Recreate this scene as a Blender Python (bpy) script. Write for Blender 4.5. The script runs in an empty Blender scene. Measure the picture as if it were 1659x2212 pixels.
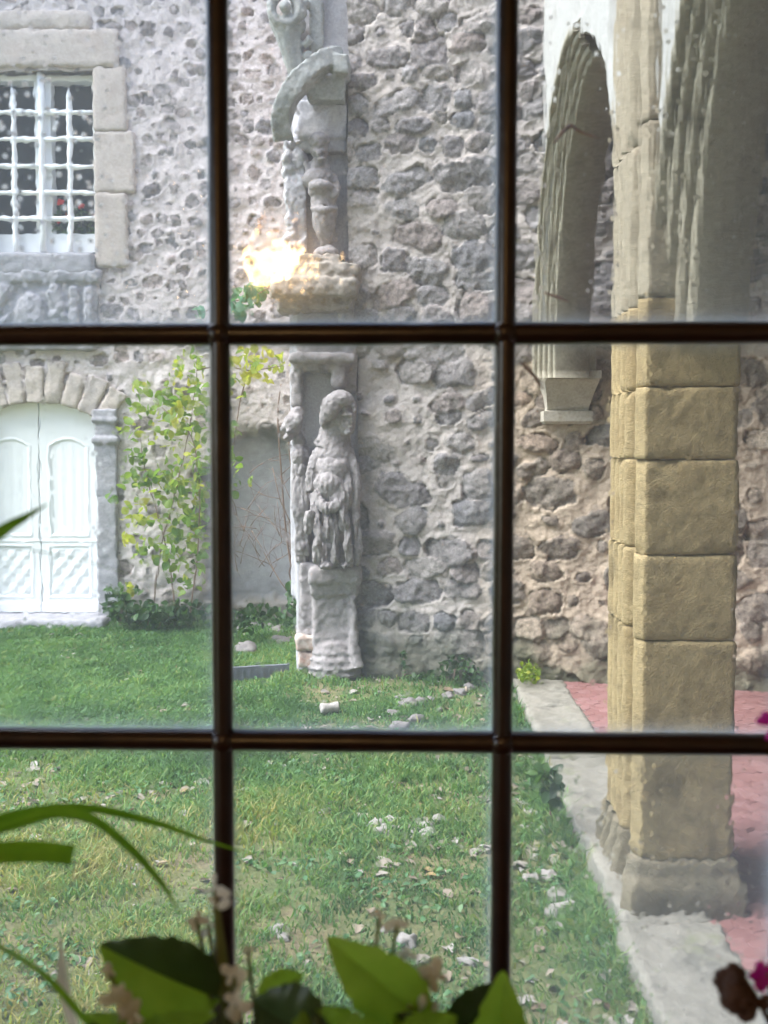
import bpy, bmesh, math, random
import numpy as np
from mathutils import Vector, Matrix, Euler
random.seed(7)
RNG = np.random.default_rng(11)
C = bpy.context.scene.collection
SC = bpy.context.scene
R = math.radians

# ------------------------------------------------------------------ camera
EZ, PITCH, FPX = 1.95, R(3.52), 2372.0
cd = bpy.data.cameras.new('camera'); cam = bpy.data.objects.new('camera', cd); C.objects.link(cam)
cd.sensor_fit = 'VERTICAL'; cd.sensor_height = 24.0; cd.lens = 24.0 * FPX / 2212.0
cd.clip_start = 0.05; cd.clip_end = 500
cam.location = (0, 0, EZ); cam.rotation_euler = (math.pi / 2 - PITCH, 0, 0)
cd.dof.use_dof = True; cd.dof.focus_distance = 8.2; cd.dof.aperture_fstop = 7.0
SC.camera = cam
# ------------------------------------------------------------------ sky, sun, exposure
SUN_EL, SUN_AZ = R(57), R(-101)          # azimuth measured from +Y towards +X
w = bpy.data.worlds.new('World'); SC.world = w; w.use_nodes = True
nt = w.node_tree; nt.nodes.clear()
sky = nt.nodes.new('ShaderNodeTexSky'); sky.sky_type = 'NISHITA'; sky.sun_disc = False
sky.sun_elevation = SUN_EL; sky.sun_rotation = SUN_AZ
sky.air_density = 1.0; sky.dust_density = 2.0; sky.ozone_density = 1.0
bg = nt.nodes.new('ShaderNodeBackground'); bg.inputs['Strength'].default_value = 0.15
wo = nt.nodes.new('ShaderNodeOutputWorld')
nt.links.new(sky.outputs[0], bg.inputs[0]); nt.links.new(bg.outputs[0], wo.inputs[0])
sl = bpy.data.lights.new('sun', 'SUN'); sl.energy = 1.9; sl.angle = R(50); sl.color = (1, .98, .96)
so = bpy.data.objects.new('sun', sl); C.objects.link(so)
sd = Vector((math.sin(SUN_AZ) * math.cos(SUN_EL), math.cos(SUN_AZ) * math.cos(SUN_EL), math.sin(SUN_EL)))
so.rotation_euler = sd.to_track_quat('Z', 'Y').to_euler(); so.location = (-6, -2, 12)
SC.view_settings.view_transform = 'Standard'; SC.view_settings.look = 'None'
SC.view_settings.exposure = 2.2; SC.view_settings.gamma = 1.0
SC.cycles.max_bounces = 12; SC.cycles.transmission_bounces = 10; SC.cycles.transparent_max_bounces = 8
SC.cycles.diffuse_bounces = 4; SC.cycles.use_denoising = True; SC.cycles.sample_clamp_indirect = 6.0

# ------------------------------------------------------------------ helpers
def ray(x, y):
    u = (x - 829.5) / FPX; v = (y - 1106) / FPX
    return u, math.cos(PITCH) - v * math.sin(PITCH), -math.sin(PITCH) - v * math.cos(PITCH)
def G(x, y, z=0.0):                      # point on a level plane
    a, b, c = ray(x, y); t = (z - EZ) / c
    return Vector((a * t, b * t, z))
def P(x, y, Y):                          # point at a distance
    a, b, c = ray(x, y); t = Y / b
    return Vector((a * t, Y, EZ + c * t))

def hsh(i, j, k, s):
    n = (i * 374761393 + j * 668265263 + k * 2147483647 + s * 144665) & 0xffffffff
    n = ((n ^ (n >> 13)) * 1274126177) & 0xffffffff
    n = ((n ^ (n >> 15)) * 2246822519) & 0xffffffff
    return ((n ^ (n >> 16)) & 0xffff) / 65535.0
def vnoise(p, f=1.0, s=0):               # value noise -1..1 for an (N,3) array
    q = np.asarray(p, dtype=np.float64) * f + 1000.0
    i = np.floor(q).astype(np.int64); t = q - i; t = t * t * (3 - 2 * t)
    r = 0
    for a in (0, 1):
        for b in (0, 1):
            for c in (0, 1):
                wgt = (t[:, 0] if a else 1 - t[:, 0]) * (t[:, 1] if b else 1 - t[:, 1]) * (t[:, 2] if c else 1 - t[:, 2])
                r = r + wgt * hsh(i[:, 0] + a, i[:, 1] + b, i[:, 2] + c, s)
    return r * 2 - 1
def fbm(p, f=1.0, o=3, s=0, g=.5):
    r = 0; a = 1
    for k in range(o):
        r = r + a * vnoise(p, f * 2 ** k, s + 17 * k); a *= g
    return r
def sst(a, b, x):
    t = np.clip((x - a) / (b - a), 0, 1); return t * t * (3 - 2 * t)

def np_mesh(verts, faces, attrs=None, smooth=True):
    verts = np.asarray(verts, dtype=np.float32)
    me = bpy.data.meshes.new('m')
    groups = faces if isinstance(faces, list) else [faces]
    groups = [np.asarray(f, dtype=np.int32) for f in groups if len(f)]
    me.vertices.add(len(verts)); me.vertices.foreach_set('co', verts.ravel())
    loops = np.concatenate([f.ravel() for f in groups])
    tot = np.concatenate([np.full(len(f), f.shape[1], dtype=np.int32) for f in groups])
    st = np.concatenate([[0], np.cumsum(tot)[:-1]]).astype(np.int32)
    me.loops.add(len(loops)); me.loops.foreach_set('vertex_index', loops)
    me.polygons.add(len(tot)); me.polygons.foreach_set('loop_start', st)
    me.update(calc_edges=True); me.validate()
    me.polygons.foreach_set('use_smooth', np.full(len(me.polygons), smooth))
    for k, v in (attrs or {}).items():
        at = me.attributes.new(k, 'FLOAT', 'POINT'); at.data.foreach_set('value', np.asarray(v, dtype=np.float32))
    return me
def grid_faces(nu, nv, keep=None):       # index = iv*nu+iu
    iu, iv = np.meshgrid(np.arange(nu - 1), np.arange(nv - 1))
    a = (iv * nu + iu).ravel()
    if keep is not None: a = a[keep.ravel()]
    return np.stack([a, a + 1, a + nu + 1, a + nu], 1)

def thing(name, label, cat, loc=(0, 0, 0), group=None, kind=None):
    o = bpy.data.objects.new(name, None); C.objects.link(o); o.location = loc
    o.empty_display_size = .1
    return tag(o, label, cat, group, kind)
def tag(o, label=None, cat=None, group=None, kind=None):
    if label: o['label'] = label
    if cat: o['category'] = cat
    if group: o['group'] = group
    if kind: o['kind'] = kind
    return o
def root_loc(p):
    v = Vector((0, 0, 0))
    while p is not None: v += p.location; p = p.parent
    return v
def obj(name, me, m, parent=None, loc=None, smooth=None):
    if isinstance(me, bmesh.types.BMesh):
        b = me; me = bpy.data.meshes.new(name); b.to_mesh(me); b.free()
        if smooth: me.polygons.foreach_set('use_smooth', [True] * len(me.polygons))
    me.name = name
    o = bpy.data.objects.new(name, me); C.objects.link(o)
    me.materials.clear()
    me.materials.append(m)
    if parent:
        o.parent = parent; me.transform(Matrix.Translation(-root_loc(parent)))
    elif loc is not None:
        o.location = loc; me.transform(Matrix.Translation(-Vector(loc)))
    return o
def copy_tree(o, parent=None):
    c = o.copy(); C.objects.link(c); c.parent = parent
    for ch in list(o.children): copy_tree(ch, c)
    return c

def add_box(b, x0, x1, y0, y1, z0, z1, bev=0.0):
    r = bmesh.ops.create_cube(b, size=1)
    for v in r['verts']:
        v.co = Vector((x0 + (v.co.x + .5) * (x1 - x0), y0 + (v.co.y + .5) * (y1 - y0), z0 + (v.co.z + .5) * (z1 - z0)))
    if bev:
        es = list({e for v in r['verts'] for e in v.link_edges})
        bmesh.ops.bevel(b, geom=es, offset=bev, segments=2, profile=.6, affect='EDGES')
def box_bm(*a, **k):
    b = bmesh.new(); add_box(b, *a, **k); return b
def add_tube(b, pts, rad, seg=8, cap=True):
    pts = [Vector(p) for p in pts]; n = len(pts)
    rad = rad if isinstance(rad, (list, tuple)) else [rad] * n
    rings = []; up = Vector((0.13, .31, .94)); prev = None
    for i, p in enumerate(pts):
        t = (pts[min(i + 1, n - 1)] - pts[max(i - 1, 0)]).normalized()
        a = t.cross(up if prev is None else prev.cross(t) if False else up)
        if a.length < 1e-3: a = t.cross(Vector((1, 0, 0)))
        a.normalize(); c = t.cross(a)
        rings.append([b.verts.new(p + (a * math.cos(k * 2 * math.pi / seg) + c * math.sin(k * 2 * math.pi / seg)) * rad[i]) for k in range(seg)])
    for r0, r1 in zip(rings, rings[1:]):
        for k in range(seg):
            f = b.faces.new((r0[k], r0[(k + 1) % seg], r1[(k + 1) % seg], r1[k])); f.smooth = True
    if cap:
        b.faces.new(rings[0][::-1]); b.faces.new(rings[-1])
def add_ell(b, c, r, rot=(0, 0, 0), sub=2):
    m = Matrix.Translation(Vector(c)) @ Euler(rot).to_matrix().to_4x4() @ Matrix.Diagonal((r[0], r[1], r[2], 1))
    return bmesh.ops.create_icosphere(b, subdivisions=sub, radius=1, matrix=m)
def add_lathe(b, prof, cx, cy, seg=24):
    rings = [[b.verts.new((cx + r * math.cos(k * 2 * math.pi / seg), cy + r * math.sin(k * 2 * math.pi / seg), z)) for k in range(seg)] for r, z in prof]
    for r0, r1 in zip(rings, rings[1:]):
        for k in range(seg):
            f = b.faces.new((r0[k], r0[(k + 1) % seg], r1[(k + 1) % seg], r1[k])); f.smooth = True
def spline(pts, n=24):
    pts = [Vector(p) for p in pts]; out = []
    q = [pts[0] * 2 - pts[1]] + pts + [pts[-1] * 2 - pts[-2]]
    m = len(pts) - 1
    for i in range(n + 1):
        t = i / n * m; k = min(int(t), m - 1); t -= k
        a, b_, c, d = q[k], q[k + 1], q[k + 2], q[k + 3]
        out.append(.5 * (2 * b_ + (c - a) * t + (2 * a - 5 * b_ + 4 * c - d) * t * t + (3 * b_ - a - 3 * c + d) * t ** 3))
    return out
def remeshed(b, vox, sm=4):              # union of overlapping shapes as ONE continuous skin
    me = bpy.data.meshes.new('t'); b.to_mesh(me); b.free()
    o = bpy.data.objects.new('t', me); C.objects.link(o)
    md = o.modifiers.new('r', 'REMESH'); md.mode = 'VOXEL'; md.voxel_size = vox
    if sm:
        s = o.modifiers.new('s', 'SMOOTH'); s.iterations = sm; s.factor = .5
    dg = bpy.context.evaluated_depsgraph_get(); dg.update()
    out = bpy.data.meshes.new_from_object(o.evaluated_get(dg))
    bpy.data.objects.remove(o); bpy.data.meshes.remove(me)
    out.polygons.foreach_set('use_smooth', np.full(len(out.polygons), True))
    return out
def displace(me, fn):                    # fn(P, N) -> (N,) offsets along the normals
    n = len(me.vertices); p = np.empty(n * 3, np.float32); me.vertices.foreach_get('co', p); p = p.reshape(-1, 3)
    q = np.empty(n * 3, np.float32); me.vertices.foreach_get('normal', q); q = q.reshape(-1, 3)
    p2 = p + q * np.asarray(fn(p.astype(np.float64), q))[:, None]
    me.vertices.foreach_set('co', p2.astype(np.float32).ravel()); me.update()
    return me

# ------------------------------------------------------------------ materials
def new_mat(name):
    m = bpy.data.materials.new(name); m.use_nodes = True
    n = m.node_tree; n.nodes.clear()
    out = n.nodes.new('ShaderNodeOutputMaterial')
    return m, n, out
def N(n, t, **kw):
    x = n.nodes.new(t)
    for k, v in kw.items():
        if k in x.inputs: x.inputs[k].default_value = v
        else: setattr(x, k, v)
    return x
def ramp(n, fac, stops):
    r = n.nodes.new('ShaderNodeValToRGB'); e = r.color_ramp.elements
    while len(e) < len(stops): e.new(.5)
    for x, (p, c) in zip(e, stops): x.position = p; x.color = (*c, 1)
    if fac is not None: n.links.new(fac, r.inputs[0])
    return r
def mixc(n, fac, a, b, mode='MIX'):
    x = n.nodes.new('ShaderNodeMix'); x.data_type = 'RGBA'; x.blend_type = mode
    for s, v in ((0, fac), (6, a), (7, b)):
        if isinstance(v, (int, float)): x.inputs[s].default_value = v
        elif isinstance(v, (tuple, list)): x.inputs[s].default_value = (*v, 1)
        else: n.links.new(v, x.inputs[s])
    return x.outputs[2]
def noise(n, co, sc, det=4, rough=.55):
    t = N(n, 'ShaderNodeTexNoise'); t.inputs['Scale'].default_value = sc; t.inputs['Detail'].default_value = det
    t.inputs['Roughness'].default_value = rough; n.links.new(co, t.inputs['Vector']); return t.outputs['Fac']
def co_of(n): return n.nodes.new('ShaderNodeTexCoord').outputs['Object']

def stone_mat(name, c1, c2, c3=None, sc=6, fine=60, bump=.004, rough=.9, stain=None, spec=.25):
    m, n, out = new_mat(name); co = co_of(n)
    f = noise(n, co, sc, 6); g = noise(n, co, fine, 5, .7)
    col = ramp(n, f, [(.32, c1), (.52, c2), (.7, c3 or c1)]).outputs[0]
    col = mixc(n, .55, col, ramp(n, g, [(.3, (.55,) * 3), (.7, (1.3,) * 3)]).outputs[0], 'MULTIPLY')
    if stain:
        s = noise(n, co, stain[1], 5, .65)
        k = ramp(n, s, [(stain[2], (0,) * 3), (stain[2] + .12, (1,) * 3)]).outputs[0]
        col = mixc(n, k, col, stain[0])
    p = N(n, 'ShaderNodeBsdfPrincipled', Roughness=rough); p.inputs['Specular IOR Level'].default_value = spec
    n.links.new(col, p.inputs['Base Color'])
    b = N(n, 'ShaderNodeBump', Distance=bump, Strength=.8)
    h = n.nodes.new('ShaderNodeMath'); h.operation = 'ADD'; n.links.new(g, h.inputs[0]); n.links.new(noise(n, co, fine * 3, 3), h.inputs[1])
    n.links.new(h.outputs[0], b.inputs['Height']); n.links.new(b.outputs[0], p.inputs['Normal'])
    n.links.new(p.outputs[0], out.inputs[0]); return m

def rubble_mat(name, mortar, stones, panel=(.42, .42, .46), fine=45):
    m, n, out = new_mat(name); co = co_of(n)
    A = lambda k: N(n, 'ShaderNodeAttribute', attribute_name=k).outputs['Fac']
    f = noise(n, co, 3.0, 5); g = noise(n, co, fine, 6, .7); q = noise(n, co, 14, 5, .6)
    mo = ramp(n, f, [(.35, mortar[0]), (.65, mortar[1])]).outputs[0]
    mo = mixc(n, .7, mo, ramp(n, g, [(.25, (.6,) * 3), (.75, (1.3,) * 3)]).outputs[0], 'MULTIPLY')
    st = ramp(n, A('rnd'), [(i / (len(stones) - 1), c) for i, c in enumerate(stones)]).outputs[0]
    st = mixc(n, .9, st, ramp(n, g, [(.3, (.45,) * 3), (.72, (1.5,) * 3)]).outputs[0], 'MULTIPLY')
    st = mixc(n, .6, st, ramp(n, q, [(.35, (.75,) * 3), (.65, (1.2,) * 3)]).outputs[0], 'MULTIPLY')
    col = mixc(n, A('stone'), mo, st)
    pn = mixc(n, .5, panel, ramp(n, q, [(.3, (.7,) * 3), (.7, (1.2,) * 3)]).outputs[0], 'MULTIPLY')
    col = mixc(n, A('panel'), col, pn)
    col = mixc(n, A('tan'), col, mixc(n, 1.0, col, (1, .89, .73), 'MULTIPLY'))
    col = mixc(n, A('moss_shade'), col, (.075, .085, .05))
    p = N(n, 'ShaderNodeBsdfPrincipled', Roughness=.92); p.inputs['Specular IOR Level'].default_value = .2
    n.links.new(col, p.inputs['Base Color'])
    b = N(n, 'ShaderNodeBump', Distance=.008, Strength=.9); n.links.new(g, b.inputs['Height']); n.links.new(b.outputs[0], p.inputs['Normal'])
    n.links.new(p.outputs[0], out.inputs[0]); return m

def leaf_mat(name, cols, trans=.45, rough=.5, attr=None, spec=.3, tint=(1.5, 1.6, .7)):
    m, n, out = new_mat(name)
    if attr: f = N(n, 'ShaderNodeAttribute', attribute_name=attr).outputs['Fac']
    else: f = noise(n, co_of(n), 25, 3)
    col = ramp(n, f, [(i / max(1, len(cols) - 1) if attr else .3 + .4 * i / max(1, len(cols) - 1), c) for i, c in enumerate(cols)]).outputs[0]
    p = N(n, 'ShaderNodeBsdfPrincipled', Roughness=rough); n.links.new(col, p.inputs['Base Color']); p.inputs['Specular IOR Level'].default_value = spec
    t = N(n, 'ShaderNodeBsdfTranslucent')
    n.links.new(mixc(n, 1.0, col, tint, 'MULTIPLY'), t.inputs[0])
    x = N(n, 'ShaderNodeMixShader', Fac=trans); n.links.new(p.outputs[0], x.inputs[1]); n.links.new(t.outputs[0], x.inputs[2])
    n.links.new(x.outputs[0], out.inputs[0]); return m
def plain_mat(name, col, rough=.6, metal=0.0, spec=.4, var=.25, sc=20, bump=0.0):
    m, n, out = new_mat(name); co = co_of(n); f = noise(n, co, sc, 5)
    c = mixc(n, 1.0, col, ramp(n, f, [(.3, (1 - var,) * 3), (.7, (1 + var,) * 3)]).outputs[0], 'MULTIPLY')
    p = N(n, 'ShaderNodeBsdfPrincipled', Roughness=rough, Metallic=metal); p.inputs['Specular IOR Level'].default_value = spec
    n.links.new(c, p.inputs['Base Color'])
    if bump:
        b = N(n, 'ShaderNodeBump', Distance=bump); n.links.new(f, b.inputs['Height']); n.links.new(b.outputs[0], p.inputs['Normal'])
    n.links.new(p.outputs[0], out.inputs[0]); return m

def glass_mat(name, wave, sx, sz, bub, dirt):
    """old drawn glass: ripples and bubbles as a bump, a thin film of dust that thickens to the pane's rim"""
    m, n, out = new_mat(name); tc = n.nodes.new('ShaderNodeTexCoord'); co = tc.outputs['Object']
    oi = n.nodes.new('ShaderNodeObjectInfo')
    mp = N(n, 'ShaderNodeVectorMath', operation='MULTIPLY'); n.links.new(co, mp.inputs[0]); mp.inputs[1].default_value = (sx, 1, sz)
    ad = N(n, 'ShaderNodeVectorMath', operation='MULTIPLY_ADD'); n.links.new(oi.outputs['Random'], ad.inputs[0])
    ad.inputs[1].default_value = (31, 17, 23); n.links.new(mp.outputs[0], ad.inputs[2])
    h1 = noise(n, ad.outputs[0], 1.0, 2, .45)
    h2 = noise(n, ad.outputs[0], .18, 1, .4)
    vo = N(n, 'ShaderNodeTexVoronoi', feature='F1'); vo.inputs['Scale'].default_value = 95
    n.links.new(co, vo.inputs['Vector'])
    vb = ramp(n, vo.outputs['Distance'], [(0.0, (1,) * 3), (.22, (0,) * 3)]).outputs[0]
    a1 = N(n, 'ShaderNodeMath', operation='MULTIPLY_ADD'); n.links.new(h2, a1.inputs[0]); a1.inputs[1].default_value = 1.9; n.links.new(h1, a1.inputs[2])
    a2 = N(n, 'ShaderNodeMath', operation='MULTIPLY_ADD'); n.links.new(vb, a2.inputs[0]); a2.inputs[1].default_value = bub; n.links.new(a1.outputs[0], a2.inputs[2])
    b = N(n, 'ShaderNodeBump', Distance=wave, Strength=1.0); n.links.new(a2.outputs[0], b.inputs['Height'])
    rf = N(n, 'ShaderNodeBsdfRefraction', IOR=1.5, Roughness=0.0); rf.inputs['Color'].default_value = (.965, .985, .98, 1)
    gl = N(n, 'ShaderNodeBsdfGlossy', Roughness=0.0)
    fr = N(n, 'ShaderNodeFresnel', IOR=1.5)
    for x in (rf, gl, fr): n.links.new(b.outputs[0], x.inputs['Normal'])
    g = N(n, 'ShaderNodeMixShader'); n.links.new(fr.outputs[0], g.inputs[0]); n.links.new(rf.outputs[0], g.inputs[1])
    g2 = N(n, 'ShaderNodeBsdfGlossy', Roughness=.13); gm = N(n, 'ShaderNodeMixShader', Fac=.35)     # the smeared share of the mirror image
    n.links.new(gl.outputs[0], gm.inputs[1]); n.links.new(g2.outputs[0], gm.inputs[2]); n.links.new(gm.outputs[0], g.inputs[2])
    # dust film
    d = N(n, 'ShaderNodeBsdfTranslucent'); d.inputs[0].default_value = (.74, .80, .86, 1)
    sp = N(n, 'ShaderNodeSeparateXYZ'); n.links.new(tc.outputs['Generated'], sp.inputs[0])
    rims = []
    for ax in ('X', 'Z'):
        t = N(n, 'ShaderNodeMath', operation='SUBTRACT'); n.links.new(sp.outputs[ax], t.inputs[0]); t.inputs[1].default_value = .5
        u = N(n, 'ShaderNodeMath', operation='ABSOLUTE'); n.links.new(t.outputs[0], u.inputs[0])
        v = N(n, 'ShaderNodeMath', operation='POWER'); n.links.new(u.outputs[0], v.inputs[0]); v.inputs[1].default_value = 30 if ax == 'X' else 36
        z = N(n, 'ShaderNodeMath', operation='MULTIPLY'); n.links.new(v.outputs[0], z.inputs[0]); z.inputs[1].default_value = 1.7 * 2 ** (30 if ax == 'X' else 36)
        rims.append(z.outputs[0])
    s = N(n, 'ShaderNodeMath', operation='ADD'); n.links.new(rims[0], s.inputs[0]); n.links.new(rims[1], s.inputs[1])
    gn = noise(n, co, 90, 5, .7); s2 = N(n, 'ShaderNodeMath', operation='MULTIPLY'); n.links.new(s.outputs[0], s2.inputs[0]); n.links.new(gn, s2.inputs[1])
    s3 = N(n, 'ShaderNodeMath', operation='ADD', use_clamp=True); n.links.new(s2.outputs[0], s3.inputs[0]); s3.inputs[1].default_value = dirt
    e = N(n, 'ShaderNodeMixShader'); n.links.new(s3.outputs[0], e.inputs[0]); n.links.new(g.outputs[0], e.inputs[1]); n.links.new(d.outputs[0], e.inputs[2])
    n.links.new(e.outputs[0], out.inputs[0]); return m

M = {}
M['rubble_l'] = rubble_mat('pale_rubble', ((.62, .55, .54), (.70, .63, .62)),
    [(.22, .195, .195), (.32, .285, .275), (.25, .24, .25), (.42, .35, .325), (.29, .25, .235), (.36, .335, .345)], panel=(.44, .44, .48))
M['rubble_r'] = rubble_mat('grey_rubble', ((.44, .395, .375), (.52, .47, .445)),
    [(.175, .16, .165), (.28, .265, .27), (.21, .195, .195), (.34, .31, .295), (.185, .185, .20), (.26, .22, .205), (.30, .285, .29)])
M['lime'] = stone_mat('cream_limestone', (.50, .43, .385), (.57, .50, .45), (.53, .45, .40), sc=3, fine=40, bump=.004)
M['greystone'] = stone_mat('grey_carved_stone', (.33, .32, .34), (.42, .41, .44), (.28, .28, .30), sc=5, fine=40, bump=.005)
M['voussoir'] = stone_mat('mixed_arch_stone', (.48, .43, .40), (.56, .49, .43), (.38, .35, .34), sc=2.2, fine=35, bump=.006)
M['statue'] = stone_mat('weathered_lavender_stone', (.26, .235, .235), (.33, .305, .31), (.21, .19, .19), sc=7, fine=45, bump=.004, stain=((.17, .15, .13), 9, .6))
M['panelstone'] = stone_mat('smooth_lavender_stone', (.42, .41, .44), (.47, .46, .49), (.40, .39, .41), sc=3, fine=50, bump=.002, stain=((.26, .25, .24), 6, .63))
M['ledge'] = stone_mat('lichened_ledge_stone', (.26, .23, .20), (.34, .31, .28), (.20, .17, .14), sc=8, fine=40, bump=.006, stain=((.23, .17, .08), 7, .58))
M['cornice'] = stone_mat('greygreen_cornice_stone', (.30, .31, .31), (.39, .40, .40), (.24, .245, .24), sc=6, fine=45, bump=.005, stain=((.27, .24, .15), 5, .62))
M['sandstone'] = stone_mat('ochre_sandstone', (.29, .215, .11), (.375, .29, .155), (.22, .165, .085), sc=4, fine=48, bump=.008, stain=((.20, .155, .085), 3.2, .60))
M['shaftstone'] = stone_mat('greyed_shaft_stone', (.26, .22, .16), (.32, .28, .21), (.22, .19, .14), sc=4, fine=55, bump=.0045)
M['basestone'] = stone_mat('dark_base_stone', (.16, .135, .09), (.21, .18, .125), (.125, .11, .08), sc=5, fine=45, bump=.006, stain=((.11, .11, .07), 4, .6))  # darker, greyer tone than the pillar blocks above
M['corbelstone'] = stone_mat('pale_corbel_stone', (.44, .40, .33), (.50, .46, .39), (.40, .36, .30), sc=4, fine=50, bump=.003)
M['plaster'] = stone_mat('white_plaster', (.33, .33, .32), (.40, .40, .39), (.27, .265, .25), sc=3, fine=30, bump=.003)
M['archstone'] = stone_mat('brown_arch_stone', (.29, .26, .20), (.36, .33, .26), (.24, .215, .165), sc=5, fine=45, bump=.005)
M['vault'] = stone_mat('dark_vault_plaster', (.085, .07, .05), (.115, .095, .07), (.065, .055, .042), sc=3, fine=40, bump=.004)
M['slab'] = stone_mat('pale_kerb_stone', (.20, .19, .16), (.265, .25, .215), (.155, .15, .13), sc=5, fine=45, bump=.006, stain=((.20, .21, .13), 6, .60))
M['brick'] = stone_mat('weathered_brick', (.40, .25, .21), (.55, .47, .42), (.36, .22, .18), sc=9, fine=50, bump=.004)
M['white'] = plain_mat('white_paint', (.90, .91, .92), .45, var=.05, sc=12)
M['whitewood'] = plain_mat('white_door_paint', (.91, .92, .92), .5, var=.03, sc=9)
M['darkglass'] = plain_mat('dark_window_glass', (.02, .022, .028), .08, spec=.5, var=.5, sc=4)
M['dark'] = plain_mat('dark_gap', (.02, .02, .02), .9)
M['bronze'] = plain_mat('dark_brown_bar_paint', (.022, .008, .004), .28, metal=0.0, spec=.5, var=.4, sc=30, bump=.0006)
M['putty'] = plain_mat('weathered_putty', (.50, .53, .56), .85, var=.25, sc=60, bump=.0006)
M['speck'] = plain_mat('dust_speck', (.75, .76, .76), .9)
M['room'] = plain_mat('room_plaster', (.50, .47, .43), .9)
M['roomwood'] = plain_mat('dark_wood', (.06, .04, .028), .6, sc=8)
M['facade'] = stone_mat('facade_render', (.42, .38, .33), (.48, .44, .38), sc=2, fine=30)
M['roof'] = plain_mat('roof_tile', (.28, .14, .09), .8, sc=6)
M['terracotta'] = plain_mat('terracotta', (.38, .16, .09), .8, sc=14, bump=.001)
M['soil'] = plain_mat('potting_soil', (.035, .026, .02), .95, sc=60, bump=.004)
M['tile_grout'] = plain_mat('tile_grout', (.19, .13, .115), .9, sc=30)
M['slate'] = plain_mat('blue_grey_metal', (.15, .16, .19), .6, sc=12)
M['deadwood'] = plain_mat('bare_twig_bark', (.20, .135, .10), .85, sc=40)
M['stem'] = plain_mat('green_stem', (.13, .16, .05), .6, sc=40)
M['browncurl'] = plain_mat('dry_brown_leaf', (.22, .075, .02), .7, var=.5, sc=150)
M['bone'] = plain_mat('pale_stone_piece', (.34, .315, .30), .85, sc=25, bump=.003)
M['rock'] = stone_mat('loose_field_stone', (.20, .18, .18), (.28, .26, .255), (.15, .14, .145), sc=9, fine=50, bump=.005)
M['grass'] = leaf_mat('lawn_grass', [(.065, .14, .055), (.115, .235, .085), (.17, .29, .10), (.28, .31, .11), (.40, .345, .15)], .35, .6, attr='rnd', spec=.2)
M['weed'] = leaf_mat('lawn_weed', [(.045, .12, .05), (.08, .19, .08), (.13, .25, .11), (.22, .31, .17)], .3, .45, attr='rnd')
M['litter'] = leaf_mat('dead_leaf', [(.16, .10, .06), (.26, .20, .14), (.34, .30, .26), (.42, .39, .38), (.32, .23, .11)], .2, .7, attr='rnd', spec=.2, tint=(1, 1, 1))
M['vineleaf'] = leaf_mat('vine_leaf', [(.09, .17, .045), (.15, .26, .065), (.24, .34, .08), (.38, .42, .09), (.50, .48, .10)], .45, .5, attr='rnd')
M['ivy'] = leaf_mat('dark_shrub_leaf', [(.02, .045, .018), (.035, .085, .028), (.06, .13, .04), (.09, .17, .05)], .3, .45, attr='rnd')
M['tuft'] = leaf_mat('fresh_tuft_leaf', [(.10, .19, .03), (.20, .29, .05), (.33, .36, .06)], .4, .5, attr='rnd')
M['ivyblue'] = leaf_mat('teal_ivy_leaf', [(.05, .15, .09), (.09, .23, .15), (.22, .30, .08)], .35, .5, attr='rnd')
M['begonia'] = leaf_mat('begonia_leaf', [(.16, .27, .04), (.24, .37, .06), (.31, .44, .09)], .65, .35)
M['begonia_shaded'] = leaf_mat('begonia_leaf_shaded', [(.03, .055, .02), (.05, .085, .03)], .2, .35)  # leaf green darkened to paint the shaded sides of the leaves
M['strap'] = leaf_mat('strap_leaf', [(.09, .20, .02), (.16, .32, .03), (.22, .38, .04)], .5, .3)
M['petal'] = leaf_mat('white_petal', [(.86, .85, .80), (.92, .92, .90)], .65, .5, tint=(1.15, 1.15, 1.15))
M['dried'] = leaf_mat('dried_petal', [(.62, .55, .43), (.80, .75, .64), (.90, .88, .81)], .65, .6, tint=(1.15, 1.15, 1.15))
M['magenta'] = leaf_mat('magenta_petal', [(.55, .03, .40), (.70, .08, .55)], .5, .45, tint=(1.3, 1.3, 1.3))
M['red'] = leaf_mat('red_petal', [(.75, .02, .03), (.85, .06, .05)], .3, .5)
M['wilted'] = plain_mat('wilted_bud', (.07, .035, .025), .8, sc=90, bump=.002)
m, n, out = new_mat('lamp_glow'); e = N(n, 'ShaderNodeEmission', Strength=26.0); e.inputs[0].default_value = (1, .58, .22, 1)
n.links.new(e.outputs[0], out.inputs[0]); M['glow'] = m
M['brass'] = plain_mat('lamp_brass', (.5, .32, .12), .35, metal=1.0)
# red hexagonal floor tile
m, n, out = new_mat('red_floor_tile'); f = N(n, 'ShaderNodeAttribute', attribute_name='rnd').outputs['Fac']; co = co_of(n)
c = ramp(n, f, [(0, (.20, .092, .088)), (.5, (.235, .112, .105)), (1, (.265, .14, .135))]).outputs[0]
c = mixc(n, .6, c, ramp(n, noise(n, co, 9, 5, .7), [(.3, (.8, .8, .8)), (.7, (1.25, 1.3, 1.35))]).outputs[0], 'MULTIPLY')
p = N(n, 'ShaderNodeBsdfPrincipled', Roughness=.55); n.links.new(c, p.inputs['Base Color']); n.links.new(p.outputs[0], out.inputs[0]); M['tile'] = m
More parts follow.
